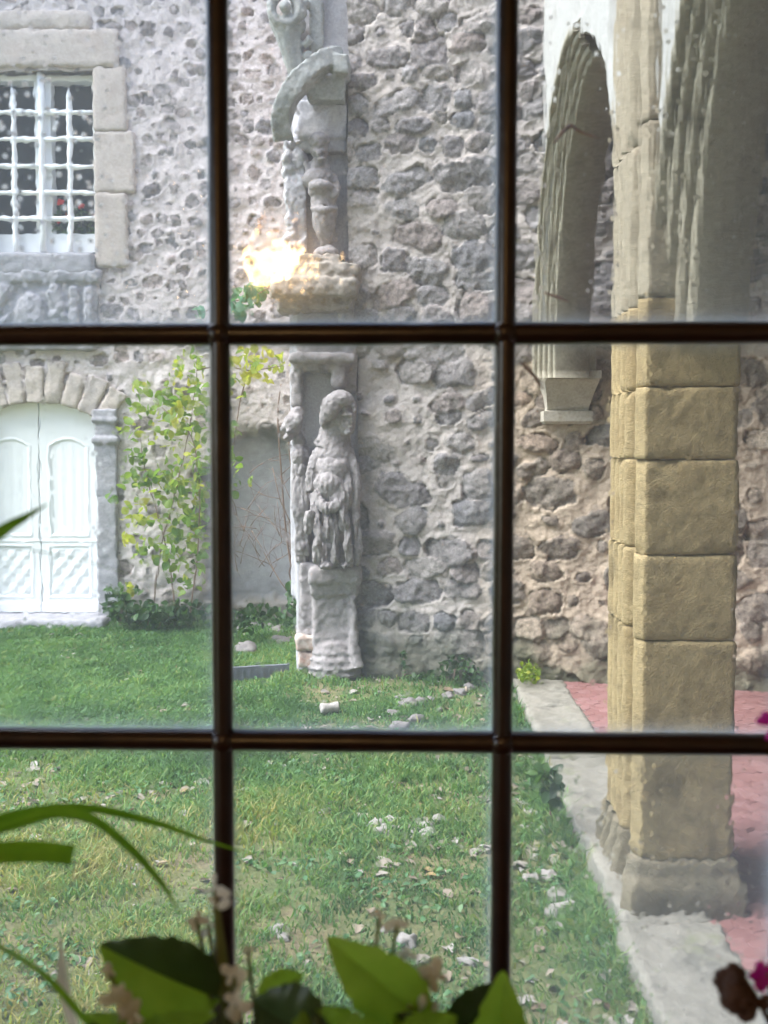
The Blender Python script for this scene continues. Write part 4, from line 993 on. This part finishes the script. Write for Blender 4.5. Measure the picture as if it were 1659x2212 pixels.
vine('grass_weed', 'tall fresh weed clump at the kerb beside the lawn', 'weed', [[(1190, 1760, 5.2), (1195, 1720, 5.2)]],
     [(1190, 1700, 5.25, 26, 50, 40, .3), (1160, 1680, 5.3, 30, 30, 30, .4)], M['ivy'], .07, 16, (.75, 5.2, .0))
# loose stones
def pebble(seed, r):
    b = bmesh.new(); rs = random.Random(seed); bmesh.ops.create_icosphere(b, subdivisions=3, radius=1)
    me = bpy.data.meshes.new('s'); b.to_mesh(me); b.free()
    n = len(me.vertices); p = np.empty(n * 3, np.float32); me.vertices.foreach_get('co', p); p = p.reshape(-1, 3).astype(float)
    d = 1 + .34 * fbm(p, 1.5, 4, seed, .6) + .08 * fbm(p, 6, 2, seed + 1)
    p = p * d[:, None] * np.array([r, r * rs.uniform(.6, .9), r * rs.uniform(.45, .75)])
    me.vertices.foreach_set('co', p.astype(np.float32).ravel()); me.polygons.foreach_set('use_smooth', [True] * len(me.polygons)); me.update(); return me
peb = [pebble(700 + i, 1.0) for i in range(5)]
def stone(x_, y_, r, label, group, k, mt='rock'):
    me = peb[k % 5]; g_ = G(x_, y_, .03); z = float(gz(np.array([g_.x]), np.array([g_.y]))[0])
    o = bpy.data.objects.new('stone', me); C.objects.link(o)
    if not me.materials: me.materials.append(M['rock'])
    if mt != 'rock':
        o.material_slots[0].link = 'OBJECT'; o.material_slots[0].material = M[mt]
    o.location = (g_.x, g_.y, z + r * .18); o.scale = (r, r, r); o.rotation_euler = (0, 0, k * 1.7)
    tag(o, label, 'stone', group)
for k, (x_, y_, r) in enumerate([(852, 1540, .10), (880, 1525, .13), (905, 1520, .10), (930, 1515, .09), (868, 1512, .09), (995, 1500, .11), (1015, 1490, .09), (970, 1505, .08), (900, 1555, .12), (865, 1568, .11), (950, 1530, .07)]):
    stone(x_, y_, r * .62, 'rough grey stone in the loose heap on the grass before the rubble wall', 'stones heaped before the rubble wall', k)
for k, (x_, y_, r) in enumerate([(810, 1775, .055), (845, 1765, .05), (835, 1790, .06), (920, 1778, .06), (950, 1765, .045), (930, 1795, .05), (895, 1790, .04), (1150, 1750, .05), (1170, 1790, .06), (1130, 1735, .05), (1200, 1915, .05), (1220, 1940, .06),
                                 (1195, 1950, .05), (1150, 1880, .05), (1185, 1870, .04), (600, 1990, .04), (610, 2010, .035), (880, 2020, .05), (1010, 2060, .045), (700, 1745, .03), (300, 1860, .03), (500, 1935, .025), (840, 1990, .03), (690, 1665, .03)]):
    stone(x_, y_, r, 'small pale stone lying loose in the lawn grass', 'loose stones on the lawn', k + 2, 'bone')
for k, (x_, y_, r, lb) in enumerate([(612, 1385, .13, 'flat pale stone slab lying in the grass left of the pedestal'), (530, 1400, .12, 'rounded pale rock at the edge of the planting bed'), (735, 1447, .09, 'pinkish stone lump at the front foot of the pedestal'), (380, 2150, .05, 'largest pale stone in the foreground grass behind the begonia')]):
    stone(x_, y_, r, lb, None, k)
for k in range(11):
    stone(505 + 13 * k + random.uniform(-5, 5), 1362 + random.uniform(-14, 10), random.uniform(.05, .10), 'dark stone in the row edging the planting bed behind the column', 'stones edging the planting bed', k)
b = bmesh.new(); p0, p1 = G(692, 1532, .06), G(732, 1526, .07)
add_tube(b, [p0, p0.lerp(p1, .1), p0.lerp(p1, .5), p0.lerp(p1, .92), p1], [.034, .042, .034, .040, .036], 14)
pp = displace(remeshed(b, .008, 2), lambda p, n: .003 * fbm(p, 20, 3, 800))
tag(obj('stone_fragment', pp, M['bone'], None, loc=p0), 'short pale cylindrical stone fragment lying on the grass', 'stone fragment')
e0, e1 = G(486, 1474, .0), G(624, 1466, .0)
b = bmesh.new(); add_box(b, 0, (e1 - e0).length, -.02, .02, -.02, .125, bev=.004)
for k in range(9): add_box(b, .03 + k * .055, .045 + k * .055, -.026, -.018, .0, .098)
bmesh.ops.transform(b, matrix=Matrix.Translation(e0) @ Matrix.Rotation(math.atan2(e1.y - e0.y, e1.x - e0.x), 4, 'Z'), verts=b.verts)
tag(obj('garden_edging', b, M['slate'], None, loc=e0), 'low blue-grey edging strip in the grass left of the pedestal', 'edging')

# ------------------------------------------------------------------ the room we stand in
YAW = -.033
def wp(x, z, dy=0.0): return Vector((x - YAW * 0, .9 + YAW * x + dy, z))
b = bmesh.new()
OX0, OX1, OZ0, OZ1 = -.62, .58, 1.36, 2.72
for bx in ((-2.6, OX0, 0, 3.4), (OX1, 1.3, 0, 3.4), (OX0, OX1, 0, OZ0 - .02), (OX0, OX1, OZ1, 3.4)): add_box(b, bx[0], bx[1], .87, 1.02, bx[2], bx[3])
tag(obj('window_wall', b, M['facade'], None, loc=(0, .95, 0)), 'thick wall around the glazed lattice window', 'wall')
tag(obj('facade_sky_blocker', box_bm(-12, 4.3, .45, .85, 3.42, 11.0), M['facade'], None, loc=(0, .6, 3.4)), 'unseen upper wall of the window building, raised to shade the pillar', 'wall')  # out of view, made extra tall to keep sky light off the pillar front
for nm, bx in (('room_wall', (-2.7, -2.6, -3.6, -1.7, -.1, 3.4)), ('room_wall', (-2.7, -2.6, .3, 1.0, -.1, 3.4)), ('room_wall', (-2.7, -2.6, -1.7, .3, -.1, .9)), ('room_wall', (-2.7, -2.6, -1.7, .3, 2.7, 3.4)), ('room_wall', (1.3, 1.4, -3.6, .86, -.1, 3.4)), ('room_wall', (-2.6, 1.3, -3.7, -3.6, -.1, 3.4)), ('room_floor', (-2.6, 1.3, -3.6, .86, .2, .3)), ('room_ceiling', (-2.7, 1.4, -3.7, 1.02, 3.4, 3.42))):  # left wall split round an added opening that lets daylight onto the plants
    tag(obj(nm, box_bm(*bx), M['roomwood'] if 'floor' in nm else M['room']), kind='structure')
tag(obj('window_sill_board', box_bm(-.75, .7, .28, .86, 1.31, 1.34, bev=.006), M['roomwood'], None, loc=(0, .55, 1.31)), 'dark wooden sill board under the lattice window', 'sill')

lw = thing('lattice_window', 'old lattice window of rippled glass panes between dark brown glazing bars', 'window', (0, .9, OZ0))
BX = [-.60, -.367, -.1345, .098, .3305, .565]; BZ = [OZ0 + .006, 1.703, 2.040, 2.377, OZ1 - .01]
def bar(p0, p1, horiz, wdt=.0164):
    """rounded bar, flat towards the glass"""
    b = bmesh.new(); t = (p1 - p0).normalized(); side = Vector((0, 0, 1)) if horiz else Vector((1, YAW, 0)).normalized(); out_ = Vector((-YAW * 0, -1, 0))
    prof = [(-.5, .004), (-.5, -.001), (-.40, -.0045), (-.2, -.0075), (0, -.0085), (.2, -.0075), (.40, -.0045), (.5, -.001), (.5, .004)]
    n = 26; rings = []
    for i in range(n + 1):
        p = p0.lerp(p1, i / n); k = 1 + .05 * math.sin(i * 2.1 + p0.x * 30) * random.random()
        rings.append([b.verts.new(p + side * (a * wdt * k) - out_ * d * (0.9 if horiz else 1.0)) for a, d in prof])
    for r0, r1 in zip(rings, rings[1:]):
        for k in range(len(prof)): 
            f = b.faces.new((r0[k], r0[(k + 1) % len(prof)], r1[(k + 1) % len(prof)], r1[k])); f.smooth = True
    bmesh.ops.recalc_face_normals(b, faces=b.faces); return b
for x_ in BX[1:-1]: obj('mullion', bar(wp(x_ - .0006, OZ0), wp(x_ + .0008, OZ1), False), M['bronze'], lw)
for z_ in BZ[1:-1]: obj('transom', bar(wp(OX0, z_, .0006), wp(OX1, z_, .0006), True, .0176), M['bronze'], lw)
b = bmesh.new()
for x0, x1, z0, z1 in ((OX0 - .01, OX0 + .025, OZ0 - .01, OZ1 + .01), (OX1 - .02, OX1 + .01, OZ0 - .01, OZ1 + .01), (OX0, OX1, OZ0 - .015, OZ0 + .012), (OX0, OX1, OZ1 - .015, OZ1 + .01)):
    add_box(b, x0, x1, .865 + random.random() * .002, .935, z0, z1, bev=.003)
obj('outer_frame', b, M['bronze'], lw)
b = bmesh.new()
for x_ in BX[1:-1]:
    for z_ in BZ[1:-1]:
        add_ell(b, wp(x_, z_, -.003), (.0105, .0075, .0108))
obj('solder_joint', b, M['bronze'], lw, smooth=True)
GM = {'clear': glass_mat('old_glass_clear', .00024, 34, 24, .10, .045), 'calm': glass_mat('old_glass_calm', .00024, 34, 24, .10, .08), 'ripple': glass_mat('old_glass_ripple', .00028, 52, 34, .12, .075),
      'bubble': glass_mat('old_glass_bubbly', .00028, 44, 44, .6, .15), 'streak': glass_mat('old_glass_streaky', .00042, 72, 14, .10, .06), 'wavy': glass_mat('old_glass_wavy', .00095, 40, 30, .10, .11)}
kinds = {(1, 2): 'bubble', (2, 2): 'ripple', (3, 2): 'streak', (1, 1): 'ripple', (2, 1): 'calm', (3, 1): 'clear', (1, 0): 'calm', (2, 0): 'ripple', (3, 0): 'wavy'}
for i in range(5):
    for j in range(4):
        x0, x1, z0, z1 = BX[i] + .003, BX[i + 1] - .003, BZ[j] + .003, BZ[j + 1] - .003
        xm = (x0 + x1) / 2; tl = random.uniform(-.003, .003)
        b = bmesh.new(); add_box(b, x0, x1, -.00125, .00125, z0, z1)
        for v_ in b.verts: v_.co.y += .9 + YAW * v_.co.x + .0075 + (v_.co.z - (z0 + z1) / 2) * tl + (v_.co.x - xm) * tl
        pn = obj('pane', b, GM[kinds.get((i, j), 'calm')], lw)
        # give the pane its own origin so that its ripples are its own
        c = Vector((xm, .9 + YAW * xm + .0075, (z0 + z1) / 2)) - root_loc(lw); pn.data.transform(Matrix.Translation(-c)); pn.location = c
        b = bmesh.new()                       # putty bead outside
        q0 = [wp(x0, z0, .0095), wp(x1, z0, .0095), wp(x1, z1, .0095), wp(x0, z1, .0095)]; wq = .0042
        q1 = [wp(x0 + wq, z0 + wq, .0095), wp(x1 - wq, z0 + wq, .0095), wp(x1 - wq, z1 - wq, .0095), wp(x0 + wq, z1 - wq, .0095)]
        q2 = [p + Vector((0, .011, 0)) for p in q0]
        A_, B_, D_ = [], [], []
        for s in range(4):
            for i_ in range(20):
                t = i_ / 20; s2 = (s + 1) % 4; jit = .0004 * random.gauss(0, 1)
                cen = Vector(((x0 + x1) / 2, 0, (z0 + z1) / 2)); p = q1[s].lerp(q1[s2], t); dv = Vector((p.x - cen.x, 0, p.z - cen.z)).normalized()
                A_.append(b.verts.new(q0[s].lerp(q0[s2], t))); B_.append(b.verts.new(p + dv * jit)); D_.append(b.verts.new(q2[s].lerp(q2[s2], t)))
        n_ = 80
        for r0, r1 in ((A_, B_), (B_, D_), (D_, A_)):
            for k in range(n_): b.faces.new((r0[k], r0[(k + 1) % n_], r1[(k + 1) % n_], r1[k]))
        bmesh.ops.recalc_face_normals(b, faces=b.faces); obj('putty', b, M['putty'], pn)
        if (i, j) in ((1, 2), (3, 2), (2, 2)):
            b = bmesh.new(); rs = random.Random(i * 7 + j)
            for k in range({1: 190, 3: 120, 2: 40}[i]):
                p = wp(rs.uniform(x0 + .01, x1 - .01), rs.uniform(z0 + .01, z1 - .01), .0102); r_ = rs.uniform(.0003, .0008) * (1.25 if i == 1 else .8)
                add_ell(b, p, (r_, .0002, r_ * rs.uniform(.8, 1.6)), sub=1)
            tag(obj('dust_specks', b, M['speck'], pn), kind='stuff')
# dry curls caught on the glass
def curl(pts, wd, label, name='dried_leaf'):
    b = bmesh.new(); s = spline([wp(*(lambda q: (q.x, q.z, .016 + d))(P(x_, y_, .9))) for x_, y_, d in pts], 12)
    add_tube(b, s, [wd * (.35 + .65 * math.sin(math.pi * min(1, .1 + i / 13))) for i in range(13)], 6)
    tag(obj(name, b, M['browncurl'], None, loc=s[0], smooth=True), label, 'dry leaf')
curl([(1202, 300, 0), (1222, 275, .002), (1240, 262, .003), (1258, 275, .002), (1300, 292, 0)], .0016, 'brown curled dry leaf wisp caught on the top right pane')
curl([(1180, 628, 0), (1215, 640, .002), (1235, 648, 0)], .0012, 'thin brown dry shred stuck low on the top right pane')
curl([(1130, 780, 0), (1160, 812, .002), (1178, 840, .001)], .0016, 'slanting brown dry leaf sliver beside the corbel')

# ------------------------------------------------------------------ house plants on the sill
def pot(x, y, r, lb):
    t = thing('flower_pot', lb, 'pot', (x, y, 1.34)); b = bmesh.new()
    add_lathe(b, [(0.0, 1.341), (r * .7, 1.341), (r * .92, 1.44), (r * .92, 1.445), (r, 1.445), (r, 1.475), (r * .9, 1.475), (r * .86, 1.45), (r * .6, 1.36)], x, y); bmesh.ops.recalc_face_normals(b, faces=b.faces); obj('pot_body', b, M['terracotta'], t)
    b = bmesh.new(); add_lathe(b, [(0.0005, 1.462), (r * .5, 1.465), (r * .87, 1.458)], x, y); obj('potting_soil', b, M['soil'], t)
pot(-.05, .60, .085, 'terracotta pot holding the begonia on the sill'); pot(-.33, .62, .075, 'terracotta pot holding the strap-leaved plant on the sill'); pot(.30, .62, .07, 'terracotta pot holding the pink flowering plant on the sill')
def blade(pts, widths, roll=0.0, cup=.25, n=30, up=Vector((0, -.35, 1))):
    s = spline(pts, n); V = []; ws = np.interp(np.linspace(0, 1, n + 1), np.linspace(0, 1, len(widths)), widths)
    for i, p in enumerate(s):
        t = (s[min(i + 1, n)] - s[max(i - 1, 0)]).normalized(); a = t.cross(up).normalized(); nn = a.cross(t)
        if roll: a = a * math.cos(roll) + nn * math.sin(roll); nn = a.cross(t)
        for q_ in (-1, -.5, 0, .5, 1): V.append(p + a * (q_ * ws[i] / 2) + nn * (abs(q_) * ws[i] * cup * .5))
    return np_mesh(np.array([tuple(v) for v in V]), grid_faces(5, n + 1))
D1 = .62
sp_ = thing('strap_leaf_plant', 'plant with long narrow green strap leaves arching in from the left', 'plant', (-.33, .62, 1.46))
def strap(pts, widths, **k):
    ps = [(-.33, .62, 1.46)] + [P(*q) for q in pts] if k.pop('root', True) else [P(*q) for q in pts]
    o = obj('leaf', blade(ps, widths, **k), M['strap'], sp_); return o
Lc = Vector((-.33, .62, 1.46))
def lf(pts, widths, **k): return obj('leaf', blade([Lc, Lc + Vector((-.01, -.02, .08))] + [P(*q) for q in pts], widths, **k), M['strap'], sp_)
lf([(-150, 1850, .62), (0, 1775, .62), (170, 1748, .62), (330, 1778, .64), (440, 1815, .66), (565, 1852, .68)], [.006, .011, .013, .011, .009, .006, .003, .0006], roll=1.25)
lf([(-200, 1900, .52), (-60, 1850, .53), (60, 1838, .54), (158, 1846, .55)], [.006, .012, .012, .0115, .011, .010], roll=-1.1)
lf([(-120, 1900, .60), (60, 1775, .60), (180, 1768, .60), (270, 1830, .60), (345, 1910, .60), (392, 1980, .60)], [.006, .009, .010, .010, .011, .0115, .009, .001], roll=1.3)
lf([(-100, 2010, .55), (0, 2052, .55), (95, 2112, .55), (190, 2215, .56)], [.005, .009, .009, .009, .009, .007], roll=1.2)
lf([(-330, 1500, .56), (-120, 1250, .56), (0, 1152, .56), (55, 1118, .56), (104, 1088, .56)], [.006, .012, .012, .010, .007, .004, .0006], roll=-.9)
lf([(-350, 1350, .66), (-150, 1180, .66), (0, 1183, .66), (130, 1200, .66), (260, 1236, .67), (400, 1290, .68), (470, 1320, .69)], [.004, .004, .0035, .003, .0028, .0024, .0018, .001, .0004], roll=.2)
# begonia
bg_ = thing('begonia', 'green-leaved begonia with faded white and brown flowers along the bottom', 'plant', (-.05, .60, 1.46))
def broad_leaf(base, tip, wdt, fold, side, mt_top=None, n=16, droop=.1, out=Vector((0, -1, .25)), lab=None):
    """heart-shaped leaf folded along its midrib, tooth-edged; half by half when the two halves differ"""
    base, tip = P(*base), P(*tip); ax = tip - base; L = ax.length; t = ax.normalized(); sd_ = t.cross(out).normalized(); nn = sd_.cross(t)
    halves = []
    for h_ in (1, -1):
        V = []
        for i in range(n + 1):
            f = i / n; w_ = wdt * (math.sin(math.pi * min(1, f ** .75)) ** .8) * (1 - .25 * f) + 1e-4
            w_ *= 1 + .06 * math.sin(i * 2.6)
            c = base + t * (L * f) + nn * (droop * L * (math.sin(math.pi * f) * .5))
            if f < .12: c = c + t * 0
            for k in range(6):
                q_ = k / 5; back = -.10 * L * (1 - f) ** 3 * q_
                V.append(c + sd_ * (h_ * w_ * q_ * math.cos(fold)) + nn * (w_ * q_ * math.sin(fold) + .10 * w_ * math.sin(q_ * 3.1) + .0012 * math.sin(f * 26) * q_) + t * back)
        halves.append((np.array([tuple(v) for v in V]), grid_faces(6, n + 1)))
    return halves
def bleaf(base, tip, wdt, fold=.35, m1='begonia', m2='begonia', stem_to=(-.05, .60, 1.46), **k):
    (Va, Fa), (Vb, Fb) = broad_leaf(base, tip, wdt, fold, 1, **k)
    me = np_mesh(np.vstack([Va, Vb]), np.vstack([Fa, Fb[:, ::-1] + len(Va)]))
    o = obj('leaf', me, M[m1], bg_)
    if m2 != m1:
        o.data.materials.append(M[m2]); idx = np.zeros(len(o.data.polygons), np.int32); idx[len(Fa):] = 1; o.data.polygons.foreach_set('material_index', idx)
    b = bmesh.new(); p = P(*base); add_tube(b, spline([stem_to, (Vector(stem_to) + p) / 2 + Vector((0, .01, .01)), p], 8), .0016, 6); obj('leaf_stalk', b, M['stem'], bg_)
bleaf((452, 2150, .60), (214, 2040, .60), .030, .42, 'begonia_shaded', 'begonia')
bleaf((560, 2150, .58), (655, 2105, .60), .011, .3); bleaf((690, 2250, .55), (545, 2160, .57), .026, .3, 'begonia_shaded', 'begonia_shaded')
bleaf((905, 2190, .57), (704, 2022, .57), .021, .30, 'begonia', 'begonia'); bleaf((1075, 2290, .58), (1086, 2094, .58), .017, .30, 'begonia', 'begonia')
bleaf((960, 2260, .60), (1090, 2125, .64), .018, .2, 'begonia_shaded', 'begonia_shaded'); bleaf((330, 2300, .55), (470, 2190, .55), .024, .3, 'begonia_shaded', 'begonia'); bleaf((800, 2300, .55), (680, 2180, .55), .022, .3, 'begonia', 'begonia_shaded')
bleaf((960, 2290, .56), (850, 2190, .56), .022, .3, 'begonia_shaded', 'begonia')
bleaf((860, 2290, .53), (985, 2195, .55), .018, .3); bleaf((330, 2290, .57), (180, 2190, .58), .018, .35, 'begonia', 'begonia_shaded'); bleaf((640, 2260, .55), (760, 2180, .56), .016, .3, 'begonia', 'begonia')
bleaf((1180, 2300, .60), (1010, 2215, .58), .02, .3)
def flower(x, y, Y, r, mts, n=4, stemx=0, seed=0, droop=0):
    rs = random.Random(seed); c = P(x, y, Y); b = bmesh.new()
    for k in range(n):
        a = k * 6.283 / n + rs.uniform(-.4, .4); rr = r * rs.uniform(.55, 1.0); d = Vector((math.cos(a), rs.uniform(-.6, .3), math.sin(a)))
        add_ell(b, c + d * rr * .55, (rr * .6, rr * .12, rr * .42), (rs.uniform(-.7, .7), -a, rs.uniform(-.7, .7)))
    me = remeshed(b, r * .07, 1); displace(me, lambda p, n_: r * .12 * fbm(p, 1.3 / r, 2, seed))
    o = obj('flower', me, M[mts], bg_)
    b = bmesh.new(); s = Vector((c.x * .55 - .02 + stemx, .60, 1.47)); add_tube(b, spline([s, s.lerp(c, .6) + Vector((0, 0, .02)), c], 8), .0012, 6); obj('flower_stalk', b, M['stem'], bg_)
    return o
flower(462, 1922, .60, .0095, 'petal', 4, seed=1); flower(470, 1955, .60, .008, 'petal', 3, seed=2)
flower(425, 1985, .60, .009, 'dried', 4, seed=3); flower(450, 2000, .61, .008, 'petal', 3, seed=12)
flower(535, 2052, .60, .0055, 'dried', 4, seed=5); flower(505, 2110, .59, .009, 'dried', 5, seed=6)
flower(255, 2150, .57, .012, 'dried', 5, seed=7); flower(280, 2190, .57, .011, 'dried', 5, seed=8); flower(235, 2100, .58, .006, 'dried', 4, seed=9)
flower(820, 1980, .60, .006, 'dried', 4, seed=10); flower(858, 1998, .60, .0075, 'dried', 5, seed=11); flower(875, 2060, .59, .008, 'petal', 4, seed=13); flower(930, 2105, .58, .011, 'dried', 5, seed=14); flower(890, 2130, .58, .012, 'dried', 5, seed=15)
flower(510, 2170, .57, .012, 'dried', 5, seed=16); flower(905, 2180, .57, .011, 'dried', 5, seed=17)
obj('dried_leaf', blade([P(170, 2215, .57), P(150, 2120, .57), P(132, 2015, .57)], [.010, .013, .0006], roll=1.2, cup=.7, n=12), M['dried'], bg_)
b = bmesh.new(); add_tube(b, spline([(-.06, .60, 1.46), P(490, 2215, .6), P(478, 2080, .6), P(466, 1960, .6)], 12), .0022, 8); obj('stem', b, M['stem'], bg_)
# pink flower at the right edge
pk = thing('pink_flower_plant', 'plant with magenta petals and a wilted dark bud at the right edge', 'plant', (.30, .62, 1.46))
def pk_flower(x, y, Y, r, mt, name, seed):
    rs = random.Random(seed); c = P(x, y, Y); b = bmesh.new()
    for k in range(6):
        a = k * 1.047 + rs.uniform(-.3, .3); add_ell(b, c + Vector((math.cos(a), rs.uniform(-.5, .5), math.sin(a))) * r * .55, (r * .5, r * .2, r * .38), (rs.uniform(-.6, .6), -a, 0))
    me = remeshed(b, r * .08, 1); displace(me, lambda p, n_: r * .14 * fbm(p, 1.5 / r, 2, seed)); obj(name, me, M[mt], pk)
    b = bmesh.new(); add_tube(b, spline([(.30, .62, 1.46), Vector((.27, .61, 1.52)), c], 8), .0014, 6); obj('flower_stalk', b, M['stem'], pk)
pk_flower(1668, 1566, .60, .009, 'magenta', 'flower', 1); pk_flower(1655, 2105, .58, .010, 'magenta', 'flower', 2); pk_flower(1640, 2165, .57, .006, 'wilted', 'wilted_bud', 4)
b = bmesh.new(); c = P(1585, 2138, .57)
for q_ in range(7): add_ell(b, c + Vector((random.gauss(0, .003), random.gauss(0, .003), random.gauss(0, .004))), (.0062, .006, .0078))
obj('wilted_bud', displace(remeshed(b, .0009, 1), lambda p, n_: .0012 * fbm(p, 380, 3, 5)), M['wilted'], pk)
b = bmesh.new(); add_tube(b, spline([(.30, .62, 1.46), P(1640, 2165, .57), c], 8), .0016, 6); obj('flower_stalk', b, M['wilted'], pk)
obj('foliage', leaves_mesh(np.array([(.30 + random.gauss(0, .03), .62 + random.gauss(0, .03), 1.50 + .05 * random.random()) for k in range(26)]), .04, tilt=.7), M['ivy'], pk)

# ------------------------------------------------------------------ lit lamp in the room, mirrored by the glass
LX, LY, LZ = -.586, -2.17, 2.60
lp = thing('ceiling_lamp', 'lit warm ceiling lamp whose glow is mirrored in the middle top pane', 'lamp', (LX, LY, 3.4))
b = bmesh.new(); add_lathe(b, [(.045, LZ + .13), (.05, LZ + .10), (.02, LZ + .09)], LX, LY); add_tube(b, [(LX, LY, LZ + .1), (LX, LY, 3.39)], .006, 8); add_lathe(b, [(.001, 3.39), (.06, 3.385), (.05, 3.36), (.008, 3.34)], LX, LY)
for k in range(4):
    a = k * math.pi / 2 + .4; add_tube(b, spline([(LX, LY, LZ + .11), (LX + .06 * math.cos(a), LY + .06 * math.sin(a), LZ + .06), (LX + .09 * math.cos(a), LY + .09 * math.sin(a), LZ)], 6), .004, 6)
obj('fitting', b, M['brass'], lp)
for k in range(4):
    a = k * math.pi / 2 + .4; b = bmesh.new(); add_ell(b, (LX + .058 * math.cos(a), LY + .058 * math.sin(a), LZ + .01), (.044, .044, .060)); obj('bulb', b, M['glow'], lp, smooth=True)
